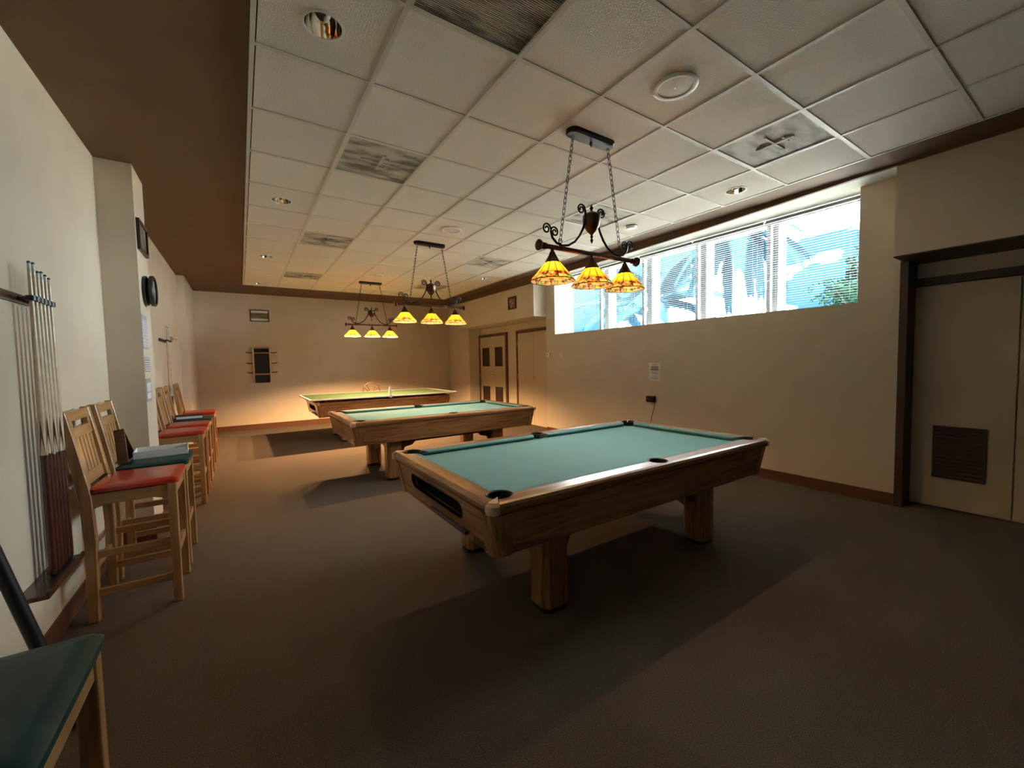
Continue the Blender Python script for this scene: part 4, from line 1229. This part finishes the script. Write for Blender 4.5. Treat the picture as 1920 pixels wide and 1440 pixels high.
tag(r, 'small dark box with a hanging cable on the window wall', 'device')
r = empty('wall_socket', (XR, 1.45, 0.44))
obj('plate', box(-0.006, 0, -0.058, 0.058, -0.04, 0.04, 0.002, 1), WHITE, r)
obj('plug', box(-0.03, -0.006, -0.045, 0.045, 0.02, 0.038, 0.003, 1), BLACKP, r)
tag(r, 'low wall socket with black plug under the dark box', 'socket')

# accessory rack on the back wall
r = empty('accessory_rack', (-0.285, YB, 1.12))
for s in (-1, 1):
    obj('side_rail', box(s*0.165-0.018, s*0.165+0.018, -0.075, 0, 0.08, 0.74, 0.003, 1), CUEW, r)
    for z in (0.17, 0.38, 0.62):
        bm = bmesh.new(); tube(bm, [(s*0.183, -0.03, z), (s*0.25, -0.045, z-0.005), (s*0.30, -0.05, z+0.012)], 0.010, 7); obj('peg', bm, DARKWOOD, r)
obj('top_shelf', box(-0.147, 0.147, -0.075, -0.002, 0.60, 0.625), MAP[0], r)
obj('top_rail', box(-0.147, 0.147, -0.075, -0.055, 0.715, 0.74), MAP[0], r)
obj('lower_rail', box(-0.147, 0.147, -0.08, -0.06, 0.115, 0.150), MAP[0], r)
obj('back_panel', box(-0.147, 0.147, -0.012, -0.001, 0.08, 0.715), NAVY, r)
bm = bmesh.new(); bx(bm, -0.145, 0.145, -0.058, -0.013, -0.06, 0.60); bevel(bm, 0.012, 2); obj('dark_bag', bm, NAVY, r)
tag(r, 'wooden wall rack with side pegs and a dark bag on the back wall', 'rack')
for k in range(4):
    o = obj('billiard_chalk', box(-0.014, 0.014, -0.014, 0.014, 0, 0.026, 0.003, 1), DARKWOOD, None, (-0.285-0.10+k*0.065, YB-0.04, 1.745))
    tag(o, 'small dark red chalk cube on the shelf of the back wall rack', 'chalk', 'chalk cubes on the back wall rack')

# rattan chair behind the covered table
r = empty('rattan_chair', (1.905, 7.62, 0))
R = 0.195; zc = 0.80
bm = bmesh.new(); pts = [(R*cos(a), 0.0, zc+R*sin(a)) for a in [radians(-35+250*q/30) for q in range(31)]]; tube(bm, pts, 0.014, 8); obj('back_hoop', bm, RATTAN, r, smooth=True)
for k, a in enumerate((200, 158, 128, 52, 22, -20)):
    bm = bmesh.new(); e = Vector((R*cos(radians(a)), 0, zc+R*sin(radians(a)))); o0 = Vector((0.045*cos(radians(a)), 0, 0.62)); c_ = Vector((0.05*cos(radians(a)), 0, zc*0.98))
    tube(bm, [o0, o0.lerp(c_, 0.6), c_.lerp(e, 0.45), e], 0.009, 7); obj('back_spoke', bm, RATTAN, r)
bm = bmesh.new(); lathe(bm, [(0.001, 0.44), (0.20, 0.44), (0.225, 0.455), (0.22, 0.475), (0.001, 0.482)], 28, 0, -0.2); obj('seat', bm, RATTAN, r, smooth=True)
for s in (-1, 1):
    bm = bmesh.new(); tube(bm, [(s*0.19, -0.02, 0), (s*0.17, 0.0, 0.45), (s*R*cos(radians(-35)), 0.0, zc+R*sin(radians(-35)))], 0.015, 8); obj('leg', bm, RATTAN, r)
    bm = bmesh.new(); tube(bm, [(s*0.19, -0.38, 0), (s*0.16, -0.35, 0.45)], 0.015, 8); obj('leg', bm, RATTAN, r)
tag(r, 'round backed rattan chair behind the green board table', 'chair')
